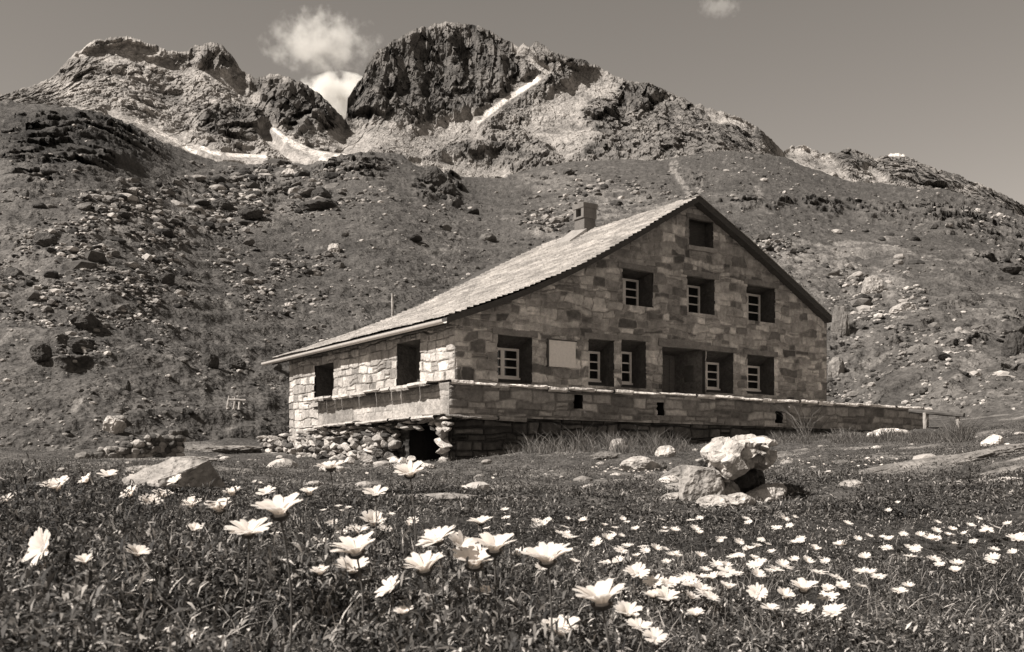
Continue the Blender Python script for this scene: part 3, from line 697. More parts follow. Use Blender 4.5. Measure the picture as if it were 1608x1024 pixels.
# chimney astride the ridge
def chimney():
    su = 6.0
    c0 = A0 + RU*D1; k = (924-CX)/F
    s = (k*c0[1]-c0[0])/(D2[0]-k*D2[1]); Yd = c0[1]+s*D2[1]
    zt = (HY-323)/F*Yd
    ch = link('chimney', None, roof); org = loc(hp(RU-.15, s, RZ)); ch.location = org
    P = lambda u, t, z: loc(hp(u, t, z))-org
    uc, sc_ = RU-.15, s
    def ring(hw, hd, z): return [P(uc-hw,sc_-hd,z),P(uc+hw,sc_-hd,z),P(uc+hw,sc_+hd,z),P(uc-hw,sc_+hd,z)]
    def box(m_, u0, u1, s0, s1, z0, z1, f=1.0):
        um, sm = (u0+u1)/2, (s0+s1)/2; g = lambda u, t: (um+(u-um)*f, sm+(t-sm)*f)
        a = [P(u0,s0,z0),P(u1,s0,z0),P(u1,s1,z0),P(u0,s1,z0)]; m_.prism(a+[P(*g(u,t),z1) for u,t in ((u0,s0),(u1,s0),(u1,s1),(u0,s1))])
    mb = MB(); box(mb, uc-.27, uc+.27, sc_-.3, sc_+.3, RZ-.75, zt-.5, .86)
    mb.build('stack', M_SLATE, ch, tone=.14)
    cp = MB(); h = .28; z0 = zt-.499; z1 = zt-.16
    box(cp, uc-h, uc+h, sc_-h, sc_-h+.14, z0, z1); box(cp, uc-h, uc+h, sc_+h-.14, sc_+h, z0, z1); box(cp, uc+h-.08, uc+h, sc_-h+.141, sc_+h-.141, z0, z1)
    box(cp, uc-h, uc+h-.081, sc_-h+.141, sc_+h-.141, z0, z0+.06); box(cp, uc-h-.02, uc+h+.02, sc_-h-.02, sc_+h+.02, z1+.001, zt, 1.06)
    cp.build('cap', M_SLATE, ch, tone=.17)
    hm_ = MB(); box(hm_, uc-.05, uc-.02, sc_-h+.1, sc_+h-.1, z0+.03, z1-.005); hm_.build('flue', M_HOLE, ch)
    fl = MB(); zl = lambda u: float(roof_left(u))+.05
    a_, b_ = uc-.95, uc-.22
    fl.prism([P(a_,sc_-.42,zl(a_)-.2),P(b_,sc_-.42,zl(b_)-.2),P(b_,sc_+.5,zl(b_)-.2),P(a_,sc_+.5,zl(a_)-.2),P(a_,sc_-.38,zl(a_)+.07),P(b_,sc_-.38,zl(b_)+.15),P(b_,sc_+.46,zl(b_)+.24),P(a_,sc_+.46,zl(a_)+.10)])
    fl.build('flashing', M_SLATE, ch, tone=.27)
chimney()

# ------------------------------------------------------------------ terrace in front of and beside the hut
PF, QL = 1.4, 1.0
US0 = -QL; SEND = 6.3; UEND = 18.1
TZ = 2.08; LZ = 1.27
terr = thing('terrace_wall', 'long stone terrace wall with capping toned as if sunlit below the hut windows', 'wall', hp(0, -PF, -.2))
to = np.array(terr.location)
def tpart(name, V, Fl, mat, tone=None): return link(name, make_mesh(name, np.asarray(V)-to, Fl, [mat], tone=tone), terr)
drain = []
for x in (907, 1036, 1222):
    u, z = on_gable(x, 632 if x < 1000 else (643 if x < 1100 else 656), -PF); drain.append((float(u)-US0-.14, float(u)-US0+.14, float(z)-LZ-.17, float(z)-LZ+.19))
V, Fq, tn = masonry(hp(US0, -PF, LZ), D1, NG, UEND-US0, TZ-LZ, drain, seed=21, split_p=.14, ch=(.16,.34), sw=(.22,.75), amp=.035, lo=.08, hi=.55, jt=.20, wob=.14)
tpart('front_wall', V, [Fq], M_STONE, tn)
V, Fq, tn = masonry(hp(US0, SEND, LZ), -D2, NL, SEND+PF, TZ-LZ, seed=22, ch=(.25,.5), sw=(.4,1.2), amp=.018, joint=.02, lo=.22, hi=.42, jt=.24, wob=.06, rough=.016)
tpart('side_face', V, [Fq], M_STONE, tn)
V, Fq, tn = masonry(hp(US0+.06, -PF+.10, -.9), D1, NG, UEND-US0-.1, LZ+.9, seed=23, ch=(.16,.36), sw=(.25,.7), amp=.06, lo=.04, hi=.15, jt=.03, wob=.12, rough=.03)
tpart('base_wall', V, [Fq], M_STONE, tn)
for (a, b, c, d) in drain:
    m_ = MB(); a += US0-.02; b += US0+.02; c += LZ-.02; d += LZ+.02
    s0 = -PF+.012
    for q in ([(a,s0,c),(a,s0+.3,c),(a,s0+.3,d),(a,s0,d)],[(b,s0+.3,c),(b,s0,c),(b,s0,d),(b,s0+.3,d)],[(a,s0+.3,c),(b,s0+.3,c),(b,s0+.3,d),(a,s0+.3,d)],[(a,s0,c),(b,s0,c),(b,s0+.3,c),(a,s0+.3,c)],[(a,s0,d),(a,s0+.3,d),(b,s0+.3,d),(b,s0,d)]):
        m_.add(np.array([hp(*x) for x in q])-to, [(0,1,2,3)])
    m_.build('drain_hole', M_HOLE, terr)
# inner faces, floor and far ends so that the terrace is solid
m_ = MB()
def hb_(u0,u1,s0,s1,z0,z1): m_.prism([x-to for x in (hp(u0,s0,z0),hp(u1,s0,z0),hp(u1,s1,z0),hp(u0,s1,z0),hp(u0,s0,z1),hp(u1,s0,z1),hp(u1,s1,z1),hp(u0,s1,z1))])
hb_(US0+.03, UEND-.02, -PF+.36, -PF+.42, 1.0, TZ-.01); hb_(US0+1.9, UEND-.02, -PF+.42, -.02, .8, 1.0); hb_(UEND-.06, UEND-.004, -PF+.02, -.5, -.5, TZ-.01)
hb_(US0+.05, -.03, 0, SEND-.02, 1.32, 1.6); hb_(US0+.02, -.03, SEND-.06, SEND-.004, -.9, TZ-.01)
m_.build('core', M_JAMB, terr)
# rough capping slabs, each a little different, joined into one capping per side
def capping(name, along, n0, n1, width, seed, out, step=(.45,1.1), thick=.09, tone0=.5):
    rng = np.random.RandomState(seed); x = n0; Vs = []; Fs = []; n = 0; T = []
    while x < n1:
        L_ = rng.uniform(*step); x1 = min(x+L_, n1); o_ = out+rng.uniform(-.05,.06); h = thick+rng.uniform(-.03,.035); zt = rng.uniform(-.02,.02)
        nx = max(3, int((x1-x)/.07)); ny = 6
        g = np.linspace(x+.008, x1-.008, nx); ring = np.array([(-o_+.05, -h*.9),(-o_-.0,-h*.55),(-o_+.02,-.01),(-o_+.10,.0),(width,.0),(width,-h)])
        A, B = np.meshgrid(np.arange(nx), np.arange(6), indexing='ij')
        pa = g[A]; q = ring[B]
        nz = fbm(pa*5+seed, q[...,0]*8, q[...,1]*30, 3, seed)*.035
        pts = along(pa, q[...,0]+nz, TZ+zt+q[...,1]+nz*.6+.03)
        Vs.append(pts.reshape(-1,3)); Fs.append(grid_faces(nx,6,n)); 
        T.append(np.full(nx*6, tone0*rng.uniform(.75,1.15))); n += nx*6; x = x1
    tpart(name, np.concatenate(Vs), Fs, M_STONE, np.concatenate(T))
capping('capping', lambda a, o, z: A0 + a[...,None]*D1 + (-PF+o)[...,None]*D2 + z[...,None]*UP + HB, US0-.05, UEND+.02, .42, 31, .15, thick=.11, tone0=.85)  # front slabs paler than the side ones: sunlit edge painted into the tone
capping('capping', lambda a, o, z: A0 + (US0+o)[...,None]*D1 + a[...,None]*D2 + z[...,None]*UP + HB, -PF+.43, SEND+.03, .9, 32, .38, thick=.12, tone0=.44)
# lower ledge of slabs on the sunny side and round the corner
TZ_keep = TZ; TZ = LZ
capping('ledge', lambda a, o, z: A0 + (US0+o)[...,None]*D1 + a[...,None]*D2 + z[...,None]*UP + HB, -PF+.02, SEND+.1, .1, 33, .44, thick=.10, tone0=.42)
capping('ledge', lambda a, o, z: A0 + a[...,None]*D1 + (-PF+o)[...,None]*D2 + z[...,None]*UP + HB, US0-.2, 1.2, .1, 34, .14, thick=.10, tone0=.34)
TZ = TZ_keep
# rubble footing on the sunny side with the dark cellar hole at its near corner
FH = 1.95; fs0, fs1 = -PF-.05, 10.6
hole_u = (fs1-float(on_side(637,700,US0-.12)[0]), fs1-fs0-.10)
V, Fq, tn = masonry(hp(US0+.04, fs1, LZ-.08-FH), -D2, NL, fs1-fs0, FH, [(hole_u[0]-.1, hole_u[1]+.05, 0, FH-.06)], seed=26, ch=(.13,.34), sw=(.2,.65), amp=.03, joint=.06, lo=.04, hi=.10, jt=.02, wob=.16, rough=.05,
                   top=lambda u: np.where(fs1-u > 7.9, FH-.45-.12*(fs1-u-7.9), FH))
tpart('rubble_backing', V, [Fq], M_STONE, tn)  # dark backing, shade in the gaps between loose stones put into its tone
RUBBLE = True
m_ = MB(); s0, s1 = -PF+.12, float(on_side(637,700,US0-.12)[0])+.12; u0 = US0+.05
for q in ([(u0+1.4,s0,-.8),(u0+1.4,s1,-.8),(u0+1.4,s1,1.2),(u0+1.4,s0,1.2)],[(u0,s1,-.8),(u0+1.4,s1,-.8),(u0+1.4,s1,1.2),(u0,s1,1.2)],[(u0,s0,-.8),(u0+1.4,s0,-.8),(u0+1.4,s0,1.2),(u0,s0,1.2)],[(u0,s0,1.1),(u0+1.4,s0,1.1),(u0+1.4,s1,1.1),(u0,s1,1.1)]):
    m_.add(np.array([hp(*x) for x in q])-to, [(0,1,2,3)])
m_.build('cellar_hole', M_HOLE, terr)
m_ = MB(); hb_(US0-.11, -.05, 7.0, fs1-.02, -.8, .75); m_.build('core', M_JAMB, terr)

# ------------------------------------------------------------------ rocks
_ico = {}
def ico(sub):
    if sub not in _ico:
        bm = bmesh.new(); bmesh.ops.create_icosphere(bm, subdivisions=sub, radius=1.0)
        _ico[sub] = (np.array([v.co[:] for v in bm.verts]), np.array([[v.index for v in f.verts] for f in bm.faces])); bm.free()
    return _ico[sub]
def rock_shape(seed, sub=4, planes=9, rough=.16, flat=1.0, keep=.62):
    rng = np.random.RandomState(seed); V, F_ = ico(sub); V = V.copy()
    n = fbm(V[:,0]*1.3+seed, V[:,1]*1.3, V[:,2]*1.3, 4, seed); V = V*(1+.22*n)[:,None]
    for k in range(planes):
        d = rng.normal(size=3); d /= np.linalg.norm(d); c = rng.uniform(keep, .95)
        h = V@d; V = V - np.maximum(h-c, 0)[:,None]*d*0.94
    n = fbm(V[:,0]*3.2+seed, V[:,1]*3.2, V[:,2]*3.2, 4, seed+9, ridged=True); V = V*(1+rough*.55*n)[:,None]
    V[:,2] *= flat
    return V, F_
def rock_tone(V, seed, t): return t*(1+.35*fbm(V[:,0]*2.5, V[:,1]*2.5, V[:,2]*2.5+seed, 4, seed+3))
def rock_obj(name, label, cat, loc_, scale, rotz, seed, tone=.34, sub=5, tilt=0.0, group=None, **kw):
    V, F_ = rock_shape(seed, sub, **kw)
    c, s = math.cos(rotz), math.sin(rotz); ct, st = math.cos(tilt), math.sin(tilt)
    V = V*np.array(scale); x, z = V[:,0]*ct+V[:,2]*st, -V[:,0]*st+V[:,2]*ct; V = np.stack([x*c-V[:,1]*s, x*s+V[:,1]*c, z], -1)
    o = link(name, make_mesh(name, V, [F_], [M_ROCK], tone=rock_tone(V/np.mean(scale), seed, tone)), None, loc_)
    return tag(o, label, cat, group)
def on_m(px, py, lift=0): 
    g = pix_ground(px, py); 
    if g is None: g = ((px-CX)/F*20, 20.0)
    return g[0], g[1], mz(*g)+lift
def mrock(label, px, py, wpx, hpx, seed, depth=1.0, tone=.36, name='boulder', sink=.25, **kw):
    x, y, z = on_m(px, py); w = wpx/F*y; h = hpx/F*y
    return rock_obj(name, label, 'rock', (x, y+w*depth*.3, z+h*(.5-sink)), (w/2, w*depth/2, h*(.5+sink*.5)), kw.pop('rotz', seed*1.3), seed, tone, **kw)
# the big pale boulder on its broken blocks
def outline_rock(label, outline, Y, depth, tone, seed, amp=.035, inset=.80, cuts=4):
    ol = np.array(outline, float); ol = (ol-(1150,752))*(.93,.82)+(1150,755); c = ol.mean(0); k = Y/F; o = px2w(c[0], c[1], Y)
    bm = bmesh.new(); rings = []
    for f, dy in ((inset*.8, -.5), (inset+.13, -.36), (1.0, -.08), (.97, .25), (inset*.75, .5)):
        q = (ol-c)*f; rings.append([bm.verts.new((p[0]*k, dy*depth, -p[1]*k)) for p in q])
    n = len(ol)
    for r0, r1 in zip(rings[:-1], rings[1:]):
        for i in range(n): bm.faces.new((r0[i], r0[(i+1) % n], r1[(i+1) % n], r1[i]))
    bm.faces.new(rings[0][::-1]); bm.faces.new(rings[-1])
    bmesh.ops.triangulate(bm, faces=bm.faces[:], quad_method='BEAUTY', ngon_method='BEAUTY')
    for _ in range(cuts):
        le = [e for e in bm.edges if e.calc_length() > .035]
        if not le: break
        bmesh.ops.subdivide_edges(bm, edges=le, cuts=1); bmesh.ops.triangulate(bm, faces=bm.faces[:])
    bmesh.ops.recalc_face_normals(bm, faces=bm.faces[:]); bm.normal_update(); bm.verts.index_update()
    V = np.array([v.co[:] for v in bm.verts]); N_ = np.array([v.normal[:] for v in bm.verts]); F_ = np.array([[v.index for v in f.verts] for f in bm.faces]); bm.free()
    q = V*3.6; n1 = fbm(q[:,0]+seed, q[:,1], q[:,2], 5, seed, ridged=True); cc = cells(q[:,0]*1.3+seed, q[:,1]*1.3, q[:,2]*1.3, seed)
    V = V+N_*(amp*(.7*n1+1.7*(cc-.4)))[:,None]
    t_ = tone*(1+.25*fbm(q[:,0]*2, q[:,1]*2, q[:,2]*2, 4, seed+2))*np.where(cc < -.0, .6, 1)
    return tag(link('boulder', make_mesh('boulder', V, [F_], [M_ROCK], tone=t_), None, tuple(o)), label, 'rock')
YB = pix_ground(1150, 790)[1]+.35
outline_rock('biggest pale split boulder perched on broken blocks before the terrace', [(1106,697),(1114,686),(1130,677),(1148,679),(1166,674),(1192,670),(1210,673),(1214,682),(1203,688),(1204,704),(1196,716),(1183,706),(1180,716),(1164,722),(1150,733),(1134,736),(1126,722),(1110,712)], YB, .75, .44, 201, amp=.06)
outline_rock('block painted dark for the shade under the biggest pale boulder', [(1094,714),(1112,712),(1132,728),(1165,722),(1192,722),(1196,756),(1172,775),(1128,775),(1108,748)], YB+.40, .55, .06, 202, amp=.045)  # dark tone stands for the shade in the gap under the boulder
mrock('pale leaning slab at the left foot of the biggest boulder', 1106, 788, 76, 76, 203, .7, .30, rotz=.4, tilt=.5)
mrock('pale block at the right foot of the biggest boulder', 1204, 790, 62, 34, 204, .7, .36, rotz=.2)
mrock('small wedge of rock between the blocks under the biggest boulder', 1150, 788, 44, 34, 205, .8, .34, rotz=.9)
mrock('low flat stone in the grass before the biggest boulder', 1128, 800, 70, 22, 206, .8, .36, rotz=.1)
mrock('angular broken block at the very front of the boulder cluster', 1165, 800, 46, 30, 251, .8, .34, rotz=.3, planes=9, sink=.15)
mrock('rightmost low block of the boulder cluster', 1222, 786, 40, 30, 252, .8, .32, rotz=.7, planes=9, sink=.15)
mrock('grey block leaning on the left side of the boulder cluster', 1088, 776, 50, 40, 253, .7, .28, rotz=.5, tilt=.35, planes=9, sink=.15)
mrock('small angular stone left of the boulder cluster', 1060, 786, 40, 14, 254, .8, .30, rotz=.2, planes=9)
mrock('slanting half buried rock left of the biggest boulder', 1075, 760, 90, 30, 208, .6, .22, rotz=.2, tilt=-.15)
mrock('pointed small rock in front of the terrace wall', 971, 712, 34, 26, 210, .8, .30, rotz=.3)
mrock('low dark rock beside the pointed rock by the terrace', 950, 722, 46, 14, 211, .7, .16, rotz=.3)
mrock('pale rounded rock right of the pointed rock by the terrace', 1048, 718, 34, 20, 212, .8, .44, rotz=.3)
mrock('pale broad rock with a dark right face near the terrace', 1008, 742, 66, 28, 213, .8, .36, rotz=.1)
mrock('dark stub of rock at the end of the pale broad rock', 1033, 742, 32, 24, 214, .8, .10, rotz=.1)
mrock('bright flat slab in front of the end of the terrace', 1400, 686, 66, 16, 215, .8, .58, rotz=.1)
mrock('white pointed stone on top of the right-hand rock rib', 1562, 702, 34, 22, 216, .8, .62, rotz=.1)
mrock('thin pale slab lying in the grass at the right edge', 1590, 756, 46, 8, 217, .6, .52, rotz=.1)
mrock('small pale stones beside the rock rib in the right meadow', 1140, 718+6, 24, 12, 218, .8, .4)
mrock('bright flat stone lying in the shade below the rubble footing', 522, 742, 44, 13, 219, .8, .55, rotz=.1)
mrock('pale stone in front of the dark cellar hole', 672, 738, 24, 12, 223, .8, .5)
mrock('upright white stone at the corner by the cellar hole', 711, 722, 13, 20, 224, .8, .62)
mrock('rounded stone beside the upright white stone at the hut corner', 697, 728, 18, 12, 225, .8, .48)
mrock('broad bare slab showing through the meadow left of centre', 690, 786, 160, 12, 226, .5, .22, rotz=.08, rough=.08)
mrock('low bare slab beyond the broad slab in the meadow', 600, 772, 90, 8, 227, .5, .20, rotz=.1)
mrock('flat grey ledge of rock at the foot of the hillside', 345, 712, 130, 13, 228, .6, .22, rotz=.15, rough=.5)
mrock('second flat ledge below the hillside nearer the hut', 300, 726, 90, 10, 229, .6, .22, rotz=.15, rough=.5)
mrock('low grey stone left of the wedge boulder', 220, 742, 60, 12, 230, .7, .26)
mrock('knee-high pale rock in the meadow beyond the mid flowers', 830+15, 832, 44, 10, 231, .6, .3)
mrock('grey stone in the grass below the right-hand rib', 1340, 770, 40, 16, 232, .8, .3)
mrock('dark notch of rock in the right-hand rib', 1520, 756, 20, 34, 233, .8, .06)
for k, (px, py, w, h, sd) in enumerate([(1420,740,280,16,241),(1540,722,210,18,242),(1590,746,160,15,243)]):
    mrock(['long low grey rib of bare rock in the right meadow', 'upper part of the bare rock rib at the right edge', 'lower bare rock shelf at the right edge below the rib'][k], px, py, w, h, sd, .35, .19, name='rock_rib', rotz=.12, tilt=-.19, rough=.3, sub=6, planes=6, sink=.52)
# wedge boulder, left
def wedge():
    x, y, z = on_m(275, 776); k = y/F
    pts = np.array([(-80,0,-4),(-22,-34,-8),(74,50,-8),(-30,70,-4), (-76,2,6),(-24,-32,1),(46,14,32),(50,22,34),(-8,50,40)], float)*k
    bm = bmesh.new(); vs = [bm.verts.new(p) for p in pts]; bmesh.ops.convex_hull(bm, input=vs)
    bmesh.ops.triangulate(bm, faces=bm.faces[:]); bmesh.ops.subdivide_edges(bm, edges=bm.edges[:], cuts=11, use_grid_fill=True)
    bm.verts.index_update(); V = np.array([v.co[:] for v in bm.verts]); Fs = [[v.index for v in f.verts] for f in bm.faces]; bm.free()
    q = V/k/40; n = np.stack([fbm(q[:,0]*1.6+i*7, q[:,1]*1.6, q[:,2]*1.6, 4, 60+i) for i in range(3)], -1); V = V+n*k*3.0
    F3 = np.array([f for f in Fs if len(f)==3]); F4 = np.array([f for f in Fs if len(f)==4]).reshape(-1,4)
    o = link('boulder', make_mesh('boulder', V, [F3, F4], [M_ROCK], tone=rock_tone(q, 3, .34)), None, (x, y, z+.07))
    o.rotation_euler = (0, 0, .22)
    tag(o, 'flat topped wedge boulder with a dark right face in the left meadow', 'rock')
wedge()

# boulders on the hillside: a few picked out, many alike
def hill_pt(px, py):
    x, y, z = hill_vert(px, py); return float(x[0]), float(y[0]), float(z[0])
def hrock(label, px, py, w, h, seed, tone, group=None, **kw):
    x, y, z = hill_pt(px, py); s = y/F
    return rock_obj('boulder', label, 'rock', (x, y-.1*w*s, z+.15*h*s), (w*s*.5, w*s*.45, h*s*.62), seed*.7, seed, tone, group=group, **kw)
for a in [('largest dark overhanging rock high on the left slope',502,330,58,22,301,.06),('dark blocky rock just above the largest overhanging one',505,308,34,26,302,.06),
          ('dark crag with a flat top near the left edge of the slope',135,505,54,30,303,.07),('dark leaning slab below the flat topped crag',128,540,44,24,304,.06),
          ('dark lump left of the leaning slab',68,556,34,26,305,.06),('dark lone rock on the mid left slope',262,444,30,18,306,.06),('dark pair-mate rock low on the slope left of the hut',331,578,28,28,307,.06),
          ('dark squat rock closest to the hut eave on the slope',370,578,34,20,308,.06),('dark small rock beside the eave end',433,586,18,16,309,.08),('small dark upright rock low on the left slope',198,612,14,20,310,.07),
          ('pale leaning boulder above the old dry wall',180,664,34,30,311,.46),('pale sharp boulder with shadowed side right of the roof',1412,494,48,22,312,.34),
          ('pale block on the slope above the eave',527,386,22,16,313,.42),('dark crag standing on the grass ridge behind the roof',683,288,36,30,314,.07),
          ('dark knob right below the ridge crag',704,310,28,20,315,.07),('dark rock on the slope top right of the saddle',893,236+40,20,12,316,.08),
          ('pale ragged outcrop hugging the right corner of the hut',1318,540,30,60,317,.17),('pale ragged outcrop low by the right corner of the hut',1312,600,26,44,318,.20),
          ('dark gully rock near the right edge',1592,560,34,50,319,.06),('dark upper gully rock near the right edge',1580,420,40,18,320,.07),('light outcrop on the right slope',1368,462,40,34,321,.30),
          ('dark boulder at the left frame edge',22,432,36,22,322,.07),('dark boulder on the upper left slope',72,388,34,22,323,.07),('dark crack-faced rock high in the boulder field',395,345,40,18,324,.07),
          ('dark square rock in the boulder field beneath the snow',350,330,36,20,325,.07),('bright white rock in the boulder field',455,278,22,12,326,.5)]:
    hrock(*a, planes=8, rough=.22)
variants = [rock_shape(400+k, 3, planes=8, rough=.22, flat=.8) for k in range(10)]
vmesh = {}
for k, (V, F_) in enumerate(variants):
    for j, t in enumerate((.05, .14, .30)):
        vmesh[k, j] = make_mesh('boulder', V, [F_], [M_SCREE], tone=rock_tone(V, k, t))
rng = np.random.RandomState(77)
zones = [(430,300,130,30,80),(280,345,140,46,70),(150,430,150,90,40),(430,430,110,60,26),(960,310,90,26,8),(1380,420,180,50,18),(1470,560,110,80,14),(250,590,200,70,14),(700,370,90,60,10)]
for cx, cy, rx, ry, n in zones:
    for k in range(n):
        px, py = cx+rng.normal()*rx*.55, cy+rng.normal()*ry*.55
        lim = float(curve(CREST, np.array([px]))[0])+8
        if py < lim or py > 690 or (430 < px < 1320 and py > 470): continue
        x, y, z = hill_pt(px, py); w = min(rng.lognormal(.1, .6), 2.2)*10*y/F
        j = rng.choice([0,0,1,1,2]); o = link('boulder', vmesh[rng.randint(10), j], None, (x, y, z+w*.06))
        o.scale = (w*.6, w*.6*rng.uniform(.7,1.2), w*.42*rng.uniform(.6,1.2)); o.rotation_euler = (rng.uniform(-.4,.4), rng.uniform(-.4,.4), rng.uniform(0,6.3))
        tag(o, 'weathered grey boulder lying loose among others on the hillside', 'rock', 'boulders scattered on the hillside')
# scree: thousands of small stones on the slope, one object
def scree_mesh(n, seed):
    rng = np.random.RandomState(seed); Vs = []; Fs = []; T = []; base = [rock_shape(500+k, 1, planes=5, rough=.2, flat=.75) for k in range(8)]; c = 0
    px = rng.uniform(-80, 1690, n); py = rng.uniform(200, 705, n)
    dens = np.zeros(n)+.11
    for (cx, cy, rx, ry, a) in [(430,300,160,45,1.0),(270,350,170,60,1.0),(150,440,170,110,.7),(430,430,130,80,.5),(960,310,110,30,.4),(1230,390,80,20,.7),(1380,460,90,60,.7),(1490,580,120,90,.35),(1340,600,50,80,.35),(870,350,60,20,.8),(1500,330,120,40,.6)]:
        dens = np.maximum(dens, a*ell(px, py, cx, cy, rx, ry))
    cl = fbm(px*.03, py*.05, 0*px, 3, 88); keep = rng.rand(n) < dens*sstep(-.35,.35,cl)
    px, py = px[keep], py[keep]
    lim = curve(CREST, px)+5; k2 = py > lim; px, py = px[k2], py[k2]
    x, y, z = hill_vert(px, py); dn = dens[keep][k2]
    for i in range(len(px)):
        V, F_ = base[rng.randint(8)]; w = rng.lognormal(0,.5)*(2.2+1.8*dn[i])*y[i]/F
        a = rng.uniform(0,6.3); ca, sa = math.cos(a), math.sin(a)
        Q = V*np.array((w, w*rng.uniform(.6,1), w*.7)); Q = np.stack([Q[:,0]*ca-Q[:,1]*sa, Q[:,0]*sa+Q[:,1]*ca, Q[:,2]], -1)+(x[i], y[i], z[i]+w*.1)
        Vs.append(Q); Fs.append(F_+c); c += len(Q); T.append(np.full(len(Q), rng.choice([.04,.09,.16,.26,.40])))
    return make_mesh('scree', np.concatenate(Vs), [np.concatenate(Fs)], [M_SCREE], tone=np.concatenate(T))
tag(link('scree', scree_mesh(120000, 9)), 'loose scree stones strewn over the hillside', kind='stuff')

# loose stones that make up the rubble footing
def rubble_stones():
    rng = np.random.RandomState(14); Vs = []; Fs = []; T = []; c = 0; sL = float(on_side(416, 690, US0-.2)[0]); sH = float(on_side(637,700,US0-.12)[0])
    base = [rock_shape(700+k, 3, planes=15, rough=.10, keep=.36) for k in range(24)]
    def put(s_, z_, w, h, d_, out, t_, roll):
        nonlocal c
        V, F_ = base[rng.randint(24)]; cr, sr = math.cos(roll), math.sin(roll)
        A = V*np.array((d_, w, h)); y, z = A[:,1]*cr-A[:,2]*sr, A[:,1]*sr+A[:,2]*cr
        P_ = hp(0,0,0)+(US0-.10-out+A[:,0])[:,None]*D1+(s_+y)[:,None]*D2+(z_+z)[:,None]*UP
        Vs.append(P_); Fs.append(F_+c); c += len(V); T.append(rock_tone(V, rng.randint(99), t_))
    z_ = -1.0
    while z_ < 1.25:
        hgt = rng.uniform(.09,.19); s_ = -PF-.1
        while s_ < sL:
            w = rng.uniform(.18,.52)
            top = 1.22 if s_ < 7.0 else 1.05
            zl = z_+rng.uniform(-.05,.05)
            inhole = (s_ < sH+.25*rng.rand() and s_ > -PF+.10 and zl < 1.12-.25*rng.rand()) 
            if zl < top-.04 and not inhole and rng.rand() < .95: put(s_+w/2, zl+hgt/2, w*.74, hgt*.76, rng.uniform(.16,.28), rng.uniform(-.04,.10), rng.choice([.06,.15,.26,.36,.46]), rng.uniform(-.18,.18))
            s_ += w*.95
        z_ += hgt*.9
    for k in range(16): put(rng.uniform(sH-1.2, sH+3), mz(*(hp(US0-.5,0,0)[:2]))-EYE+rng.uniform(-.1,.12), rng.uniform(.1,.25), .12, .16, rng.uniform(.15,.8), rng.choice([.3,.45,.55]), rng.uniform(-.5,.5))
    tpart('rubble_stones', np.concatenate(Vs), [np.concatenate(Fs)], M_ROCK, np.concatenate(T))
rubble_stones()

# old dry stone wall at the foot of the slope
def dry_wall():
    a = px2w(128, 735, 29.0); b = px2w(278, 708, 30.5)
    w = thing('dry_stone_wall', 'ruined dry stone wall at the foot of the left slope', 'wall', tuple((a+b)/2))
    rng = np.random.RandomState(4); Vs = []; Fs = []; T = []; c = 0; o = (a+b)/2
    for i in range(34):
        f = i/33; hgt = .2+.72*f+.05*rng.uniform(-1,1)
        nlev = max(1, int(hgt/.17))
        for l in range(nlev):
            for dpt in (0, .25):
                V, F_ = rock_shape(600+rng.randint(40), 2, planes=7, rough=.15, keep=.55)
                s = np.array((.16, .14, .12))*rng.uniform(.75,1.35); p = a*(1-f)+b*f; zz_ = mz(p[0], p[1])
                Q = V*s+np.array([p[0]+rng.uniform(-.05,.05), p[1]+dpt, zz_+.06+l*.17+rng.uniform(-.03,.03)])-o
                Vs.append(Q); Fs.append(F_+c); c += len(Q); T.append(np.full(len(Q), rng.choice([.07,.12,.2,.34])))
    link('stones', make_mesh('stones', np.concatenate(Vs), [np.concatenate(Fs)], [M_SCREE], tone=np.concatenate(T)), w)
dry_wall()

# ------------------------------------------------------------------ timber: rail fence at the right, stakes at the left
def pole(mb, p, q, r0, r1, n=8, seg=6, seed=1):
    p, q = np.array(p, float), np.array(q, float); d = q-p; d /= np.linalg.norm(d); a = np.cross(d, (0,.3,1) if abs(d[2]) < .8 else (1,0,0)); a /= np.linalg.norm(a); b = np.cross(d, a)
    V = []
    for j in range(seg+1):
        t_ = j/seg; c = p+(q-p)*t_; r = r0+(r1-r0)*t_
        for k in range(n):
            th = 2*math.pi*k/n; rr = r*(1+.12*math.sin(seed*3+j*1.7+k*2.1)); V.append(c+rr*(a*math.cos(th)+b*math.sin(th)))
    Fq = [(j*n+k, j*n+(k+1)%n, (j+1)*n+(k+1)%n, (j+1)*n+k) for j in range(seg) for k in range(n)]
    mb.add(np.array(V), Fq); c = len(V)
    mb.F.append(np.array([(mb.n-n, mb.n-n+k, mb.n-n+k+1) for k in range(1, n-1)])); return mb
def fence():
    Yf = 31.0; p1 = px2w(1453, 680, Yf); p2 = px2w(1505, 690, Yf-.6)
    p1[2] = mz(p1[0], p1[1])-.1; p2[2] = mz(p2[0], p2[1])-.1
    t1 = px2w(1452, 648, Yf); t2 = px2w(1504, 654, Yf-.6)
    f = thing('rail_fence', 'short timber rail on two pale posts at the end of the terrace', 'fence', tuple(p1)); o = np.array(p1)
    for p, t_ in ((p1, t1), (p2, t2)): pole(MB(), p-o, t_-o, .062, .055).build('post', M_WOOD_GREY, f)
    r0, r1 = px2w(1428, 645, Yf+.4)-o, px2w(1514, 652, Yf-.8)-o
    pole(MB(), r0, r1, .075, .07).build('rail', M_RAIL, f)
fence()
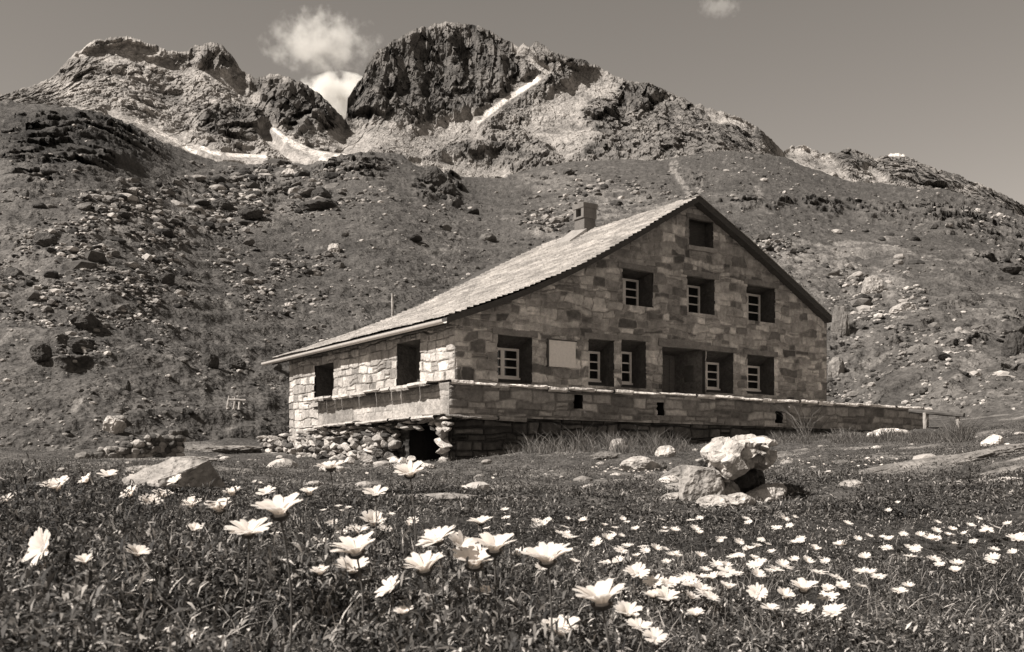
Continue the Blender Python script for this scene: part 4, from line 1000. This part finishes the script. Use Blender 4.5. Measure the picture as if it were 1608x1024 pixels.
def stakes():
    Ys = 39.0; c = np.array(hill_pt(362, 655)); s = c[1]/F
    f = thing('stake_frame', 'small broken timber frame standing on the slope left of the hut', 'frame', tuple(c))
    for (x0, z0, x1, z1) in ((-8,-16,-2,20),(6,-4,7,18),(14,-2,14,14)): pole(MB(), (x0*s, 0, z0*s), (x1*s, .1, z1*s), .05, .045).build('stake', M_WOOD_GREY, f)
    pole(MB(), (-3*s, .06, 14*s), (24*s, .06, 13*s), .05, .045).build('crossbar', M_WOOD_GREY, f)
stakes()
c = hill_pt(617, 500); m_ = pole(MB(), (0,0,-.5), (0,0,1.5), .09, .08); o = m_.build('post', M_WOOD_GREY); o.location = c
o.name = 'marker_pole'; tag(o, 'lone thin pole on the slope just above the roof edge', 'pole')

# ------------------------------------------------------------------ grass
def blades(name, label, n, seed, pyr, pxr, hr, wr, tones, curl=1.0, ypow=1.0, ylim=(1.0, 40), gap=0.0):
    rng = np.random.RandomState(seed)
    px = rng.uniform(*pxr, n); f = rng.rand(n)**ypow
    Y = ylim[0]*(ylim[1]/ylim[0])**f
    X = (px-CX)/F*Y
    cl = fbm(X*3.0, Y*3.0, 0*X, 3, seed+1)
    keep = rng.rand(n) < np.clip(.65+.9*cl, gap, 1); X, Y, cl = X[keep], Y[keep], cl[keep]; n = len(X)
    Z = meadow(X, Y)
    h = rng.uniform(*hr, n)*(1+.5*cl); w = rng.uniform(*wr, n)
    az = rng.uniform(0, 2*math.pi, n); lean = rng.uniform(.1, 1.0, n)*curl; ta = rng.uniform(0, 2*math.pi, n)
    ts = np.array([0, .35, .7, 1.0]); ws = np.array([.7, 1.0, .75, .08])
    V = np.zeros((n, 4, 2, 3))
    for i, t_ in enumerate(ts):
        out = h*lean*t_**1.8; up = h*(t_ - .38*lean*t_**2.2)
        cx = X+np.cos(az)*out; cy = Y+np.sin(az)*out; cz = Z-.004+up
        for j, sg in enumerate((-1, 1)):
            V[:,i,j,0] = cx+sg*np.cos(ta)*w*ws[i]/2; V[:,i,j,1] = cy+sg*np.sin(ta)*w*ws[i]/2; V[:,i,j,2] = cz
    base = (np.arange(n)*8)[:,None]
    Fq = np.concatenate([base+np.array([2*i, 2*i+1, 2*i+3, 2*i+2])[None] for i in range(3)], 0)
    tn = rng.choice(tones[0], n, p=tones[1])*rng.uniform(.7,1.3,n)
    T = np.repeat(tn, 8)
    return tag(link(name, make_mesh(name, V.reshape(-1,3), [Fq], [M_GRASS], tone=T, smooth=True)), label, kind='stuff')
TN = ([.02,.045,.10,.46], [.40,.32,.18,.10])
def clutter(name, label, n, seed, pxr, ylim, ypow, hmax, lr, wr, tones, up=.5, thin=0.0):
    """small bent leaves lying every way within a low tangled layer"""
    rng = np.random.RandomState(seed); px = rng.uniform(*pxr, n); Y = ylim[0]*(ylim[1]/ylim[0])**(rng.rand(n)**ypow); X = (px-CX)/F*Y
    cl = fbm(X*2.6, Y*2.6, 0*X, 4, seed+1, gain=.6); keep = rng.rand(n) < np.clip(.65+1.5*cl, thin, 1); X, Y, cl = X[keep], Y[keep], cl[keep]; n = len(X)
    patch = np.clip(1+.9*fbm(X*1.3, Y*1.3, 0*X, 3, seed+7), .45, 1.7)
    f = rng.rand(n); Z = meadow(X, Y)+hmax*np.clip(.55+1.7*cl, .10, 1.9)*f**1.4
    L_ = rng.uniform(*lr, n); W_ = rng.uniform(*wr, n)*(.6+.4*L_/lr[1])
    az = rng.uniform(0, 2*math.pi, n); el = rng.uniform(-.25, 1.35, n)*up*2; bend = rng.uniform(.2, 1.1, n)
    d1 = np.stack([np.cos(az)*np.cos(el), np.sin(az)*np.cos(el), np.sin(el)], -1); e2 = el-bend; d2 = np.stack([np.cos(az)*np.cos(e2), np.sin(az)*np.cos(e2), np.sin(e2)], -1)
    tw = rng.uniform(-.8, .8, n); sd = np.stack([-np.sin(az)*np.cos(tw), np.cos(az)*np.cos(tw), np.sin(tw)], -1)
    p0 = np.stack([X, Y, Z], -1); p1 = p0+d1*(L_*.5)[:,None]; p2 = p1+d2*(L_*.5)[:,None]
    V = np.stack([p0-sd*(W_*.18)[:,None], p0+sd*(W_*.18)[:,None], p1+sd*(W_*.5)[:,None], p1-sd*(W_*.5)[:,None], p2], 1)
    b = (np.arange(n)*5)[:,None]
    tn = rng.choice(tones[0], n, p=tones[1])*rng.uniform(.7,1.3,n)*(.55+.45*f)*patch
    return tag(link(name, make_mesh(name, V.reshape(-1,3), [b+np.array([[0,1,2,3]]), b+np.array([[3,2,4]])], [M_GRASS], tone=np.repeat(tn, 5), smooth=True)), label, kind='stuff')
clutter('alpine_plants', 'dark tangle of small leaved alpine plants near the camera', 330000, 41, (-260,1870), (.85, 6.5), .8, .055, (.010,.026), (.003,.008), ([.03,.07,.14,.28,.55],[.30,.30,.21,.12,.07]), .5)
clutter('alpine_plants', 'taller leafy tangle on the hump at the left', 60000, 42, (-260,900), (1.15, 3.2), .9, .13, (.012,.034), (.003,.008), ([.03,.07,.14,.30,.55],[.31,.30,.20,.12,.07]), .55)
clutter('meadow_turf', 'short tangled turf of the middle meadow', 330000, 43, (-220,1830), (5.5, 34), .95, .05, (.022,.055), (.008,.018), ([.05,.09,.14,.24,.40],[.28,.31,.23,.12,.06]), .45, .2)
clutter('meadow_turf', 'coarser turf of the far meadow up to the walls', 200000, 44, (-220,1830), (8.5, 34), .9, .08, (.025,.058), (.008,.018), ([.06,.10,.15,.24,.36],[.26,.32,.25,.12,.05]), .5, .25)
blades('grass', 'fine grass blades among the near alpine plants', 42000, 11, None, (-260,1870), (.03,.075), (.0014,.003), ([.03,.07,.14,.42],[.35,.30,.20,.15]), 1.7, .75, (.9, 5.5))
blades('dry_grass', 'wiry dry grass curling above the near turf', 9000, 12, None, (-260,1870), (.05,.11), (.0012,.0022), ([.10,.25,.5],[.35,.35,.30]), 2.2, .8, (1.0, 4.0))
def leafy(n, seed):
    return blades('leafy_plants', 'broad leaved alpine plants among the near grass', n, seed, None, (-260,1000), (.03,.085), (.005,.012), ([.02,.045,.12,.5],[.42,.32,.15,.11]), 1.1, .8, (1.1, 3.4))
leafy(7000, 14)
def tufts(px0, px1, py0, py1, n, seed, hr, name, label):
    rng = np.random.RandomState(seed); xs = []; ys_ = []
    for k in range(n):
        g = pix_ground(rng.uniform(px0, px1), rng.uniform(py0, py1))
        if g: xs.append(g[0]); ys_.append(g[1])
    Vs = []; Fs = []; T = []; c = 0
    for x, y in zip(xs, ys_):
        z = mz(x, y); s = y/13; tf = rng.lognormal(-.1,.45)
        for b in range(40):
            a = rng.uniform(0,6.3); h = rng.uniform(*hr)*tf; r = h*rng.uniform(.2,1.3); w = .003*s
            p = np.array([x+rng.uniform(-.15,.15), y+rng.uniform(-.15,.15), z]); q = p+(math.cos(a)*r*.4, math.sin(a)*r*.4, h*.6); e = p+(math.cos(a)*r, math.sin(a)*r, h)
            Vs += [p-(w,0,0), p+(w,0,0), q+(w*.8,0,0), q-(w*.8,0,0), e]; Fs += [(c,c+1,c+2),(c,c+2,c+3),(c+3,c+2,c+4)]; c += 5; T += [rng.choice([.08,.14,.24])]*5
    tag(link(name, make_mesh(name, np.array(Vs), [np.array(Fs)], [M_GRASS], tone=np.array(T))), label, kind='stuff')
tufts(740, 1080, 698, 716, 110, 3, (.08,.34), 'dry_grass', 'pale dry grass tufts along the foot of the terrace wall')
tufts(1210, 1520, 684, 700, 120, 4, (.06,.2), 'dry_grass', 'pale dry grass bank before the end of the terrace')

def pebbles():
    rng = np.random.RandomState(55); Vs = []; Fs = []; T = []; c = 0; base = [rock_shape(800+k, 2, planes=6, rough=.2, flat=.7) for k in range(8)]
    for k in range(900):
        px = rng.uniform(60, 1640); Y = rng.uniform(9, 33); x = (px-CX)/F*Y; q = 0.5+.9*float(fbm(np.array([x*.5]), np.array([Y*.5]), np.array([0.]), 3, 56)[0])
        if rng.rand() > q or (-4.5 < x-(Y-24)*1.4 and Y > 23): continue
        V, F_ = base[rng.randint(8)]; w = rng.lognormal(-.2,.6)*.055
        Vs.append(V*np.array((w, w*.9, w*.8))+(x, Y, mz(x, Y)+.2*w)); Fs.append(F_+c); c += len(V); T.append(np.full(len(V), rng.choice([.12,.22,.34,.46])))
    tag(link('pebbles', make_mesh('pebbles', np.concatenate(Vs), [np.concatenate(Fs)], [M_SCREE], tone=np.concatenate(T))), 'small stones strewn through the meadow below the hut', kind='stuff')
pebbles()

# ------------------------------------------------------------------ flowers
def flower_head(seed, n=17, cup=.5, R=1.0, segs=4):
    """white daisy-like head, radius 1: petals and disc as two meshes' data"""
    rng = np.random.RandomState(seed); Vs = []; Fs = []; c = 0
    for layer in range(1):
        for k in range(n):
            a = 2*math.pi*(k+.5*layer)/n+rng.uniform(-.09,.09); cu = cup+rng.uniform(-.16,.16)+.12*layer; L_ = R*rng.uniform(.82,1.08)*(1-.06*layer); w = R*rng.uniform(.32,.42)*(14/max(n,10))**.7
            rad = np.array([math.cos(a), math.sin(a), 0]); tan = np.array([-math.sin(a), math.cos(a), 0]); tw = rng.uniform(-.25,.25)
            for i in range(segs+1):
                t_ = i/segs; ww = w*(.42+1.0*t_-.55*t_**4)*(1.0 if t_ < 1 else .62)*.5
                ang = cu*(1.25-.55*t_); ce = rad*(.10*R+L_*.9*t_*math.cos(ang))+np.array([0,0,L_*.9*t_*math.sin(ang)])
                side = tan+np.array([0,0,tw])
                Vs += [ce-side*ww, ce+np.array([0,0,-.03*R*t_*(1-t_)]), ce+side*ww]
            for i in range(segs):
                b = c+3*i; Fs += [(b,b+1,b+4,b+3),(b+1,b+2,b+5,b+4)]
            c += 3*(segs+1)
    return np.array(Vs), np.array(Fs)
def disc(n=14):
    V = [(0,0,.13)]; F3 = []
    for j, (r, z) in enumerate(((.11,.125),(.19,.08),(.2,.0))):
        for k in range(n): a = 2*math.pi*k/n; V.append((r*math.cos(a), r*math.sin(a), z))
    F3 = [(0,1+k,1+(k+1)%n) for k in range(n)]; F4 = [(1+j*n+k, 1+(j+1)*n+k, 1+(j+1)*n+(k+1)%n, 1+j*n+(k+1)%n) for j in range(2) for k in range(n)]
    # green cup under the petals
    b = len(V)
    for j, (r, z) in enumerate(((.34,.04),(.26,-.10),(.08,-.20))):
        for k in range(n): a = 2*math.pi*k/n; V.append((r*math.cos(a), r*math.sin(a), z))
    F5 = [(b+j*n+k, b+(j+1)*n+k, b+(j+1)*n+(k+1)%n, b+j*n+(k+1)%n) for j in range(2) for k in range(n)]
    mi = [0]*len(F3)+[0]*len(F4)+[1]*len(F5)
    return make_mesh('flower_disc', np.array(V), [np.array(F3), np.array(F4+F5)], [M_CENTRE, M_STEM], smooth=True, mat_index=mi)
DISC = disc()
HEADS = {}
for ci_, cup in enumerate((.55,.92,1.15)):
    for k in range(4):
        V, Fh = flower_head(900+ci_*10+k, n=17+2*k if k < 3 else 20, cup=cup); HEADS[ci_, k] = make_mesh('petals', V, [Fh], [M_PETAL], smooth=True)
def near_flower(px, py, w, label, cup=1, tilt=(0,0), seed=0, group='white daisies close to the camera'):
    D = .060; Y = D*F/w*1.0
    while Y > .9:
        p = px2w(px, py, Y)
        if p[2] > mz(p[0], p[1])+.075: break
        Y *= .97
    p = px2w(px, py, Y); x, y = p[0]+(seed%7-3)*.006, p[1]+(seed%5-2)*.008; zg = mz(x, y)-.01
    t = thing('daisy', label, 'flower', (x, y, zg), group); o = np.array((x, y, zg)); h = p-o
    R = w/F*Y/2*1.18
    mb = MB(); k = 6; pr = np.zeros(3); bend = np.array([math.sin(seed*2.1)*.012, math.cos(seed*1.3)*.012, 0])
    pts = [h*np.array([i/k, i/k, i/k])+bend*math.sin(math.pi*i/k) for i in range(k+1)]
    V = []; n = 6
    for i, q in enumerate(pts):
        for j in range(n): a = 2*math.pi*j/n; V.append(q+.0016*np.array((math.cos(a), math.sin(a), 0)))
    mb.add(np.array(V), [(i*n+j, i*n+(j+1)%n, (i+1)*n+(j+1)%n, (i+1)*n+j) for i in range(k) for j in range(n)])
    mb.build('stem', M_STEM, t, smooth=True)
    hd = link('petals', HEADS[cup, seed % 4], t, tuple(h)); hd.scale = (R*1.12*(1,1.12,1.3)[cup],)*2+(R*1.15,); hd.rotation_mode = 'ZYX'; hd.rotation_euler = (tilt[0]+.22, tilt[1]-.12, seed*1.1)
    d = link('flower_centre', DISC, hd)
NEAR = [
 (70,862,55,'wide open daisy turned full face to us at the far left',0,(.95,-.5)),(440,810,66,'largest blurred white daisy left of centre on a dark stem',1,(0,0)),
 (390,838,58,'hazy white daisy just below the largest one left of centre',0,(.1,.1)),(560,870,60,'cupped daisy above a second bloom in the middle foreground',1,(.05,-.1)),
 (553,898,46,'daisy tucked directly under the cupped daisy in the middle foreground',1,(.1,.15)),(503,902,28,'small neat daisy on a thin stem left of the middle pair',1,(0,0)),
 (667,897,58,'daisy on a tall straight stem right of the middle pair',1,(0,-.05)),(615,925,42,'sideways tilted daisy low between two larger blooms',0,(.2,-.55)),
 (745,890,54,'half cupped daisy lowest of the crowded centre cluster',2,(.1,.1)),(776,866,56,'bright daisy topmost right in the crowded centre cluster',1,(0,.1)),
 (688,850,54,'hazy daisy at the left of the crowded centre cluster',0,(.1,-.2)),(722,862,44,'pale side-on bloom in the middle of the centre cluster',1,(.2,.5)),
 (860,884,62,'big bright daisy standing alone right of the centre cluster',1,(-.05,0)),(945,950,72,'biggest daisy of all, low in the foreground right of centre',1,(-.1,0)),
 (880,997,54,'daisy nearest the bottom edge left of the biggest one',1,(0,.1)),(1027,1003,34,'lowest daisy right of the biggest one at the bottom',0,(.3,.2)),
 (985,966,36,'daisy touching the right side of the biggest bloom',1,(.2,.2)),(1003,986,34,'flat daisy just below and right of the biggest bloom',0,(.1,.2)),
 (1000,901,32,'open daisy above the biggest bloom in the foreground',0,(.3,.1)),(519,736,40,'flat white daisy seen edge-on against the shaded ground by the footing',0,(-.1,0)),
 (644,747,40,'tallest long-stemmed daisy reaching up before the cellar hole',1,(.2,0)),(345,803,36,'pale cup-shaped daisy left of the largest blurred one',2,(0,0)),
 (301,796,28,'small open daisy right of the left twin blooms',1,(.1,0)),(276,757,24,'small daisy showing in front of the wedge boulder',0,(.3,-.3)),
 (365,778,24,'small upright daisy just right below the wedge boulder',2,(0,0)),(419,775,26,'small spread daisy above the largest blurred bloom',0,(.2,0)),
 (486,777,22,'small cup daisy right of the spread one above the meadow',2,(0,0)),(236,790,32,'left twin bloom among the tall leafy stalks',0,(.2,.3)),(206,779,26,'small bloom at the upper left of the twin blooms',1,(.3,-.3)),
 (255,781,26,'small cup bloom at the upper right of the twin blooms',1,(0,.3)),(90,770,34,'dim ragged bloom among leaves at the far left',2,(.2,0)),(137,757,22,'left one of the pair of daisies up against the left slope',1,(.2,-.4)),
 (169,748,28,'right one of the pair of daisies up against the left slope',0,(.1,.1)),(590,777,34,'flat daisy over curled grass left of the centre slab',0,(.1,.1)),(755,822,34,'flat daisy on a dark stem beneath the bare slab',0,(-.1,0)),
 (133,884,25,'small cup daisy right of the full face bloom at far left',1,(.1,.1)),(215,872,30,'white bloom leaning among leaves in the left foreground',1,(.1,.4)),(648,821,20,'tiny daisy above the crowded centre cluster',0,(.2,0)),
 (585,824,32,'leafy bloom beneath the flat daisy left of the centre slab',2,(.2,.3)),(1046,942,34,'double bloom right of the biggest foreground daisy',1,(.2,.1)),(1026,938,22,'small bloom left of the double bloom',1,(0,0)),
 (764,933,27,'small cup daisy under the crowded centre cluster',1,(0,0)),(636,966,24,'small star of petals low in the middle foreground',2,(0,0)),(1190,933,28,'round bright daisy left of a tilted one at the right',0,(.5,0)),
 (1232,939,24,'cupped daisy tilted between two bright ones at the right',2,(.2,.3)),(1262,928,36,'broad bright daisy, largest on the right side',1,(0,.1)),(1300,927,17,'small daisy right of the broad bright one',1,(.2,0)),
 (1324,925,19,'upright small daisy rightmost of the right row',2,(.2,0)),(1093,967,23,'lone cup daisy below the right cluster',1,(0,0)),(1210,957,25,'lone flat daisy below the right row',0,(0,.1)),
 (1310,963,32,'leaning flat daisy lowest at the right',0,(.1,-.2)),(1413,930,19,'lone flat daisy out to the right in the grass',0,(.1,0)),(305,893-60,20,'faint small bloom behind the pale cup daisy',1,(.2,.2)),
 (8,790,24,'half cut bloom at the left frame edge',1,(.2,0)),(1598,848,26,'white daisy cut by the right frame edge',0,(.1,0))]
for k, (px, py, w, lab, cup, tl) in enumerate(NEAR): near_flower(px, py, w, lab, cup, tl, seed=k*3+1)
# the many small daisies further off: alike, one mesh each
def far_mesh(k):
    V, Fh = flower_head(970+k, n=12, cup=(.3,.5,.8)[k % 3], segs=2); n = len(V)
    st = np.array([(-.04,0,-1.9),(.04,0,-1.9),(.04,0,0),(-.04,0,0)]); ce = np.array([(math.cos(a)*.2, math.sin(a)*.2, .1) for a in np.linspace(0,2*math.pi,9)[:8]])
    return make_mesh('daisy', np.concatenate([V, st, ce]), [np.concatenate([Fh, [[n,n+1,n+2,n+3]]]), np.array([[n+4, n+4+i, n+5+i] for i in range(1, 7)])], [M_PETAL, M_STEM, M_CENTRE],
                     smooth=True, mat_index=[0]*len(Fh)+[1]+[2]*6)
FAR = [far_mesh(k) for k in range(6)]
MID = [(1083,903),(1102,904),(1120,906),(1136,902),(1107,893),(1141,887),(1158,899),(1060,868),(1100,925),(1106,930),(1115,937),(1000,872),(1010,857),(1013,864),(1030,861),(1044,860),(1055,870),(1063,872),
 (975,863),(985,857),(972,880),(952,881),(1046,881),(1100,873),(1158,871),(1163,872),(1175,861),(1172,860),(1180,860),(1188,858),(1195,847),(1204,853),(1212,867),(1157,870),(1160,852),(1131,850),(1183,885),(1190,888),(1195,883),
 (1211,894),(1218,893),(1228,887),(1233,889),(1247,878),(1246,852),(1255,848),(1258,845),(1268,881),(1285,897),(1296,880),(1280,862),(1322,855),(1331,822),(1358,875),(1313,905),(1353,897),(1368,900),(1379,904),(1350,918),
 (1396,846),(1392,860),(1395,862),(1397,847),(1426,857),(1437,862),(1445,840),(1453,842),(1460,841),(1463,848),(1466,877),(1472,820),(1488,841),(1492,837),(1497,854),(1495,832),(1528,851),(1524,825),(1546,834),(1550,830),(1553,834),
 (1560,876),(1565,829),(1582,823),(1590,868),(1555,880),(1500,893),(1440,860),(815,866),(902,880),(890,838),(900,843),(937,846),(953,845),(960,834),(976,841),(998,831),(860,815),(851,820),(916,818),(1042,834),(1091,830),
 (1098,838),(1085,816),(978,815),(842,820),(1300,935),(1265,955),(1143,922),(1027,913),(1020,938-6),(1085,937),(1075,905),(1060,913),(1176,822),(1240,825),(1395,801),(1410,790),(1560,862),(1470,833),(1514,838),(1430,873)]
rng = np.random.RandomState(31)
for k in range(44): MID.append((rng.uniform(820, 1608), 812+rng.rand()**1.4*110))
for k in range(26): MID.append((rng.uniform(420, 800), 790+rng.rand()*70))
for k in range(48): MID.append((rng.uniform(930, 1110), 738+rng.normal()*6))
for k in range(34): MID.append((rng.uniform(1190, 1420), 722+rng.normal()*5))
for k in range(14): MID.append((rng.uniform(100, 800), 748+rng.normal()*8))
cnt = 0
for k, (px, py) in enumerate(MID):
    g = pix_ground(px, py, .07, 2.2, 30)
    if g is None or cnt >= 296: continue
    cnt += 1
    x, y = g; R = rng.uniform(.018,.029); o = link('daisy', FAR[k % 6], None, (x, y, mz(x, y)+.065)); o.rotation_mode = 'ZYX'; o.scale = (R, R, R)
    o.rotation_euler = (rng.uniform(.05,.5), rng.uniform(-.35,.35), rng.uniform(0,6.3))
    tag(o, 'small white daisy scattered with its like over the meadow turf', 'flower', 'small daisies across the meadow')
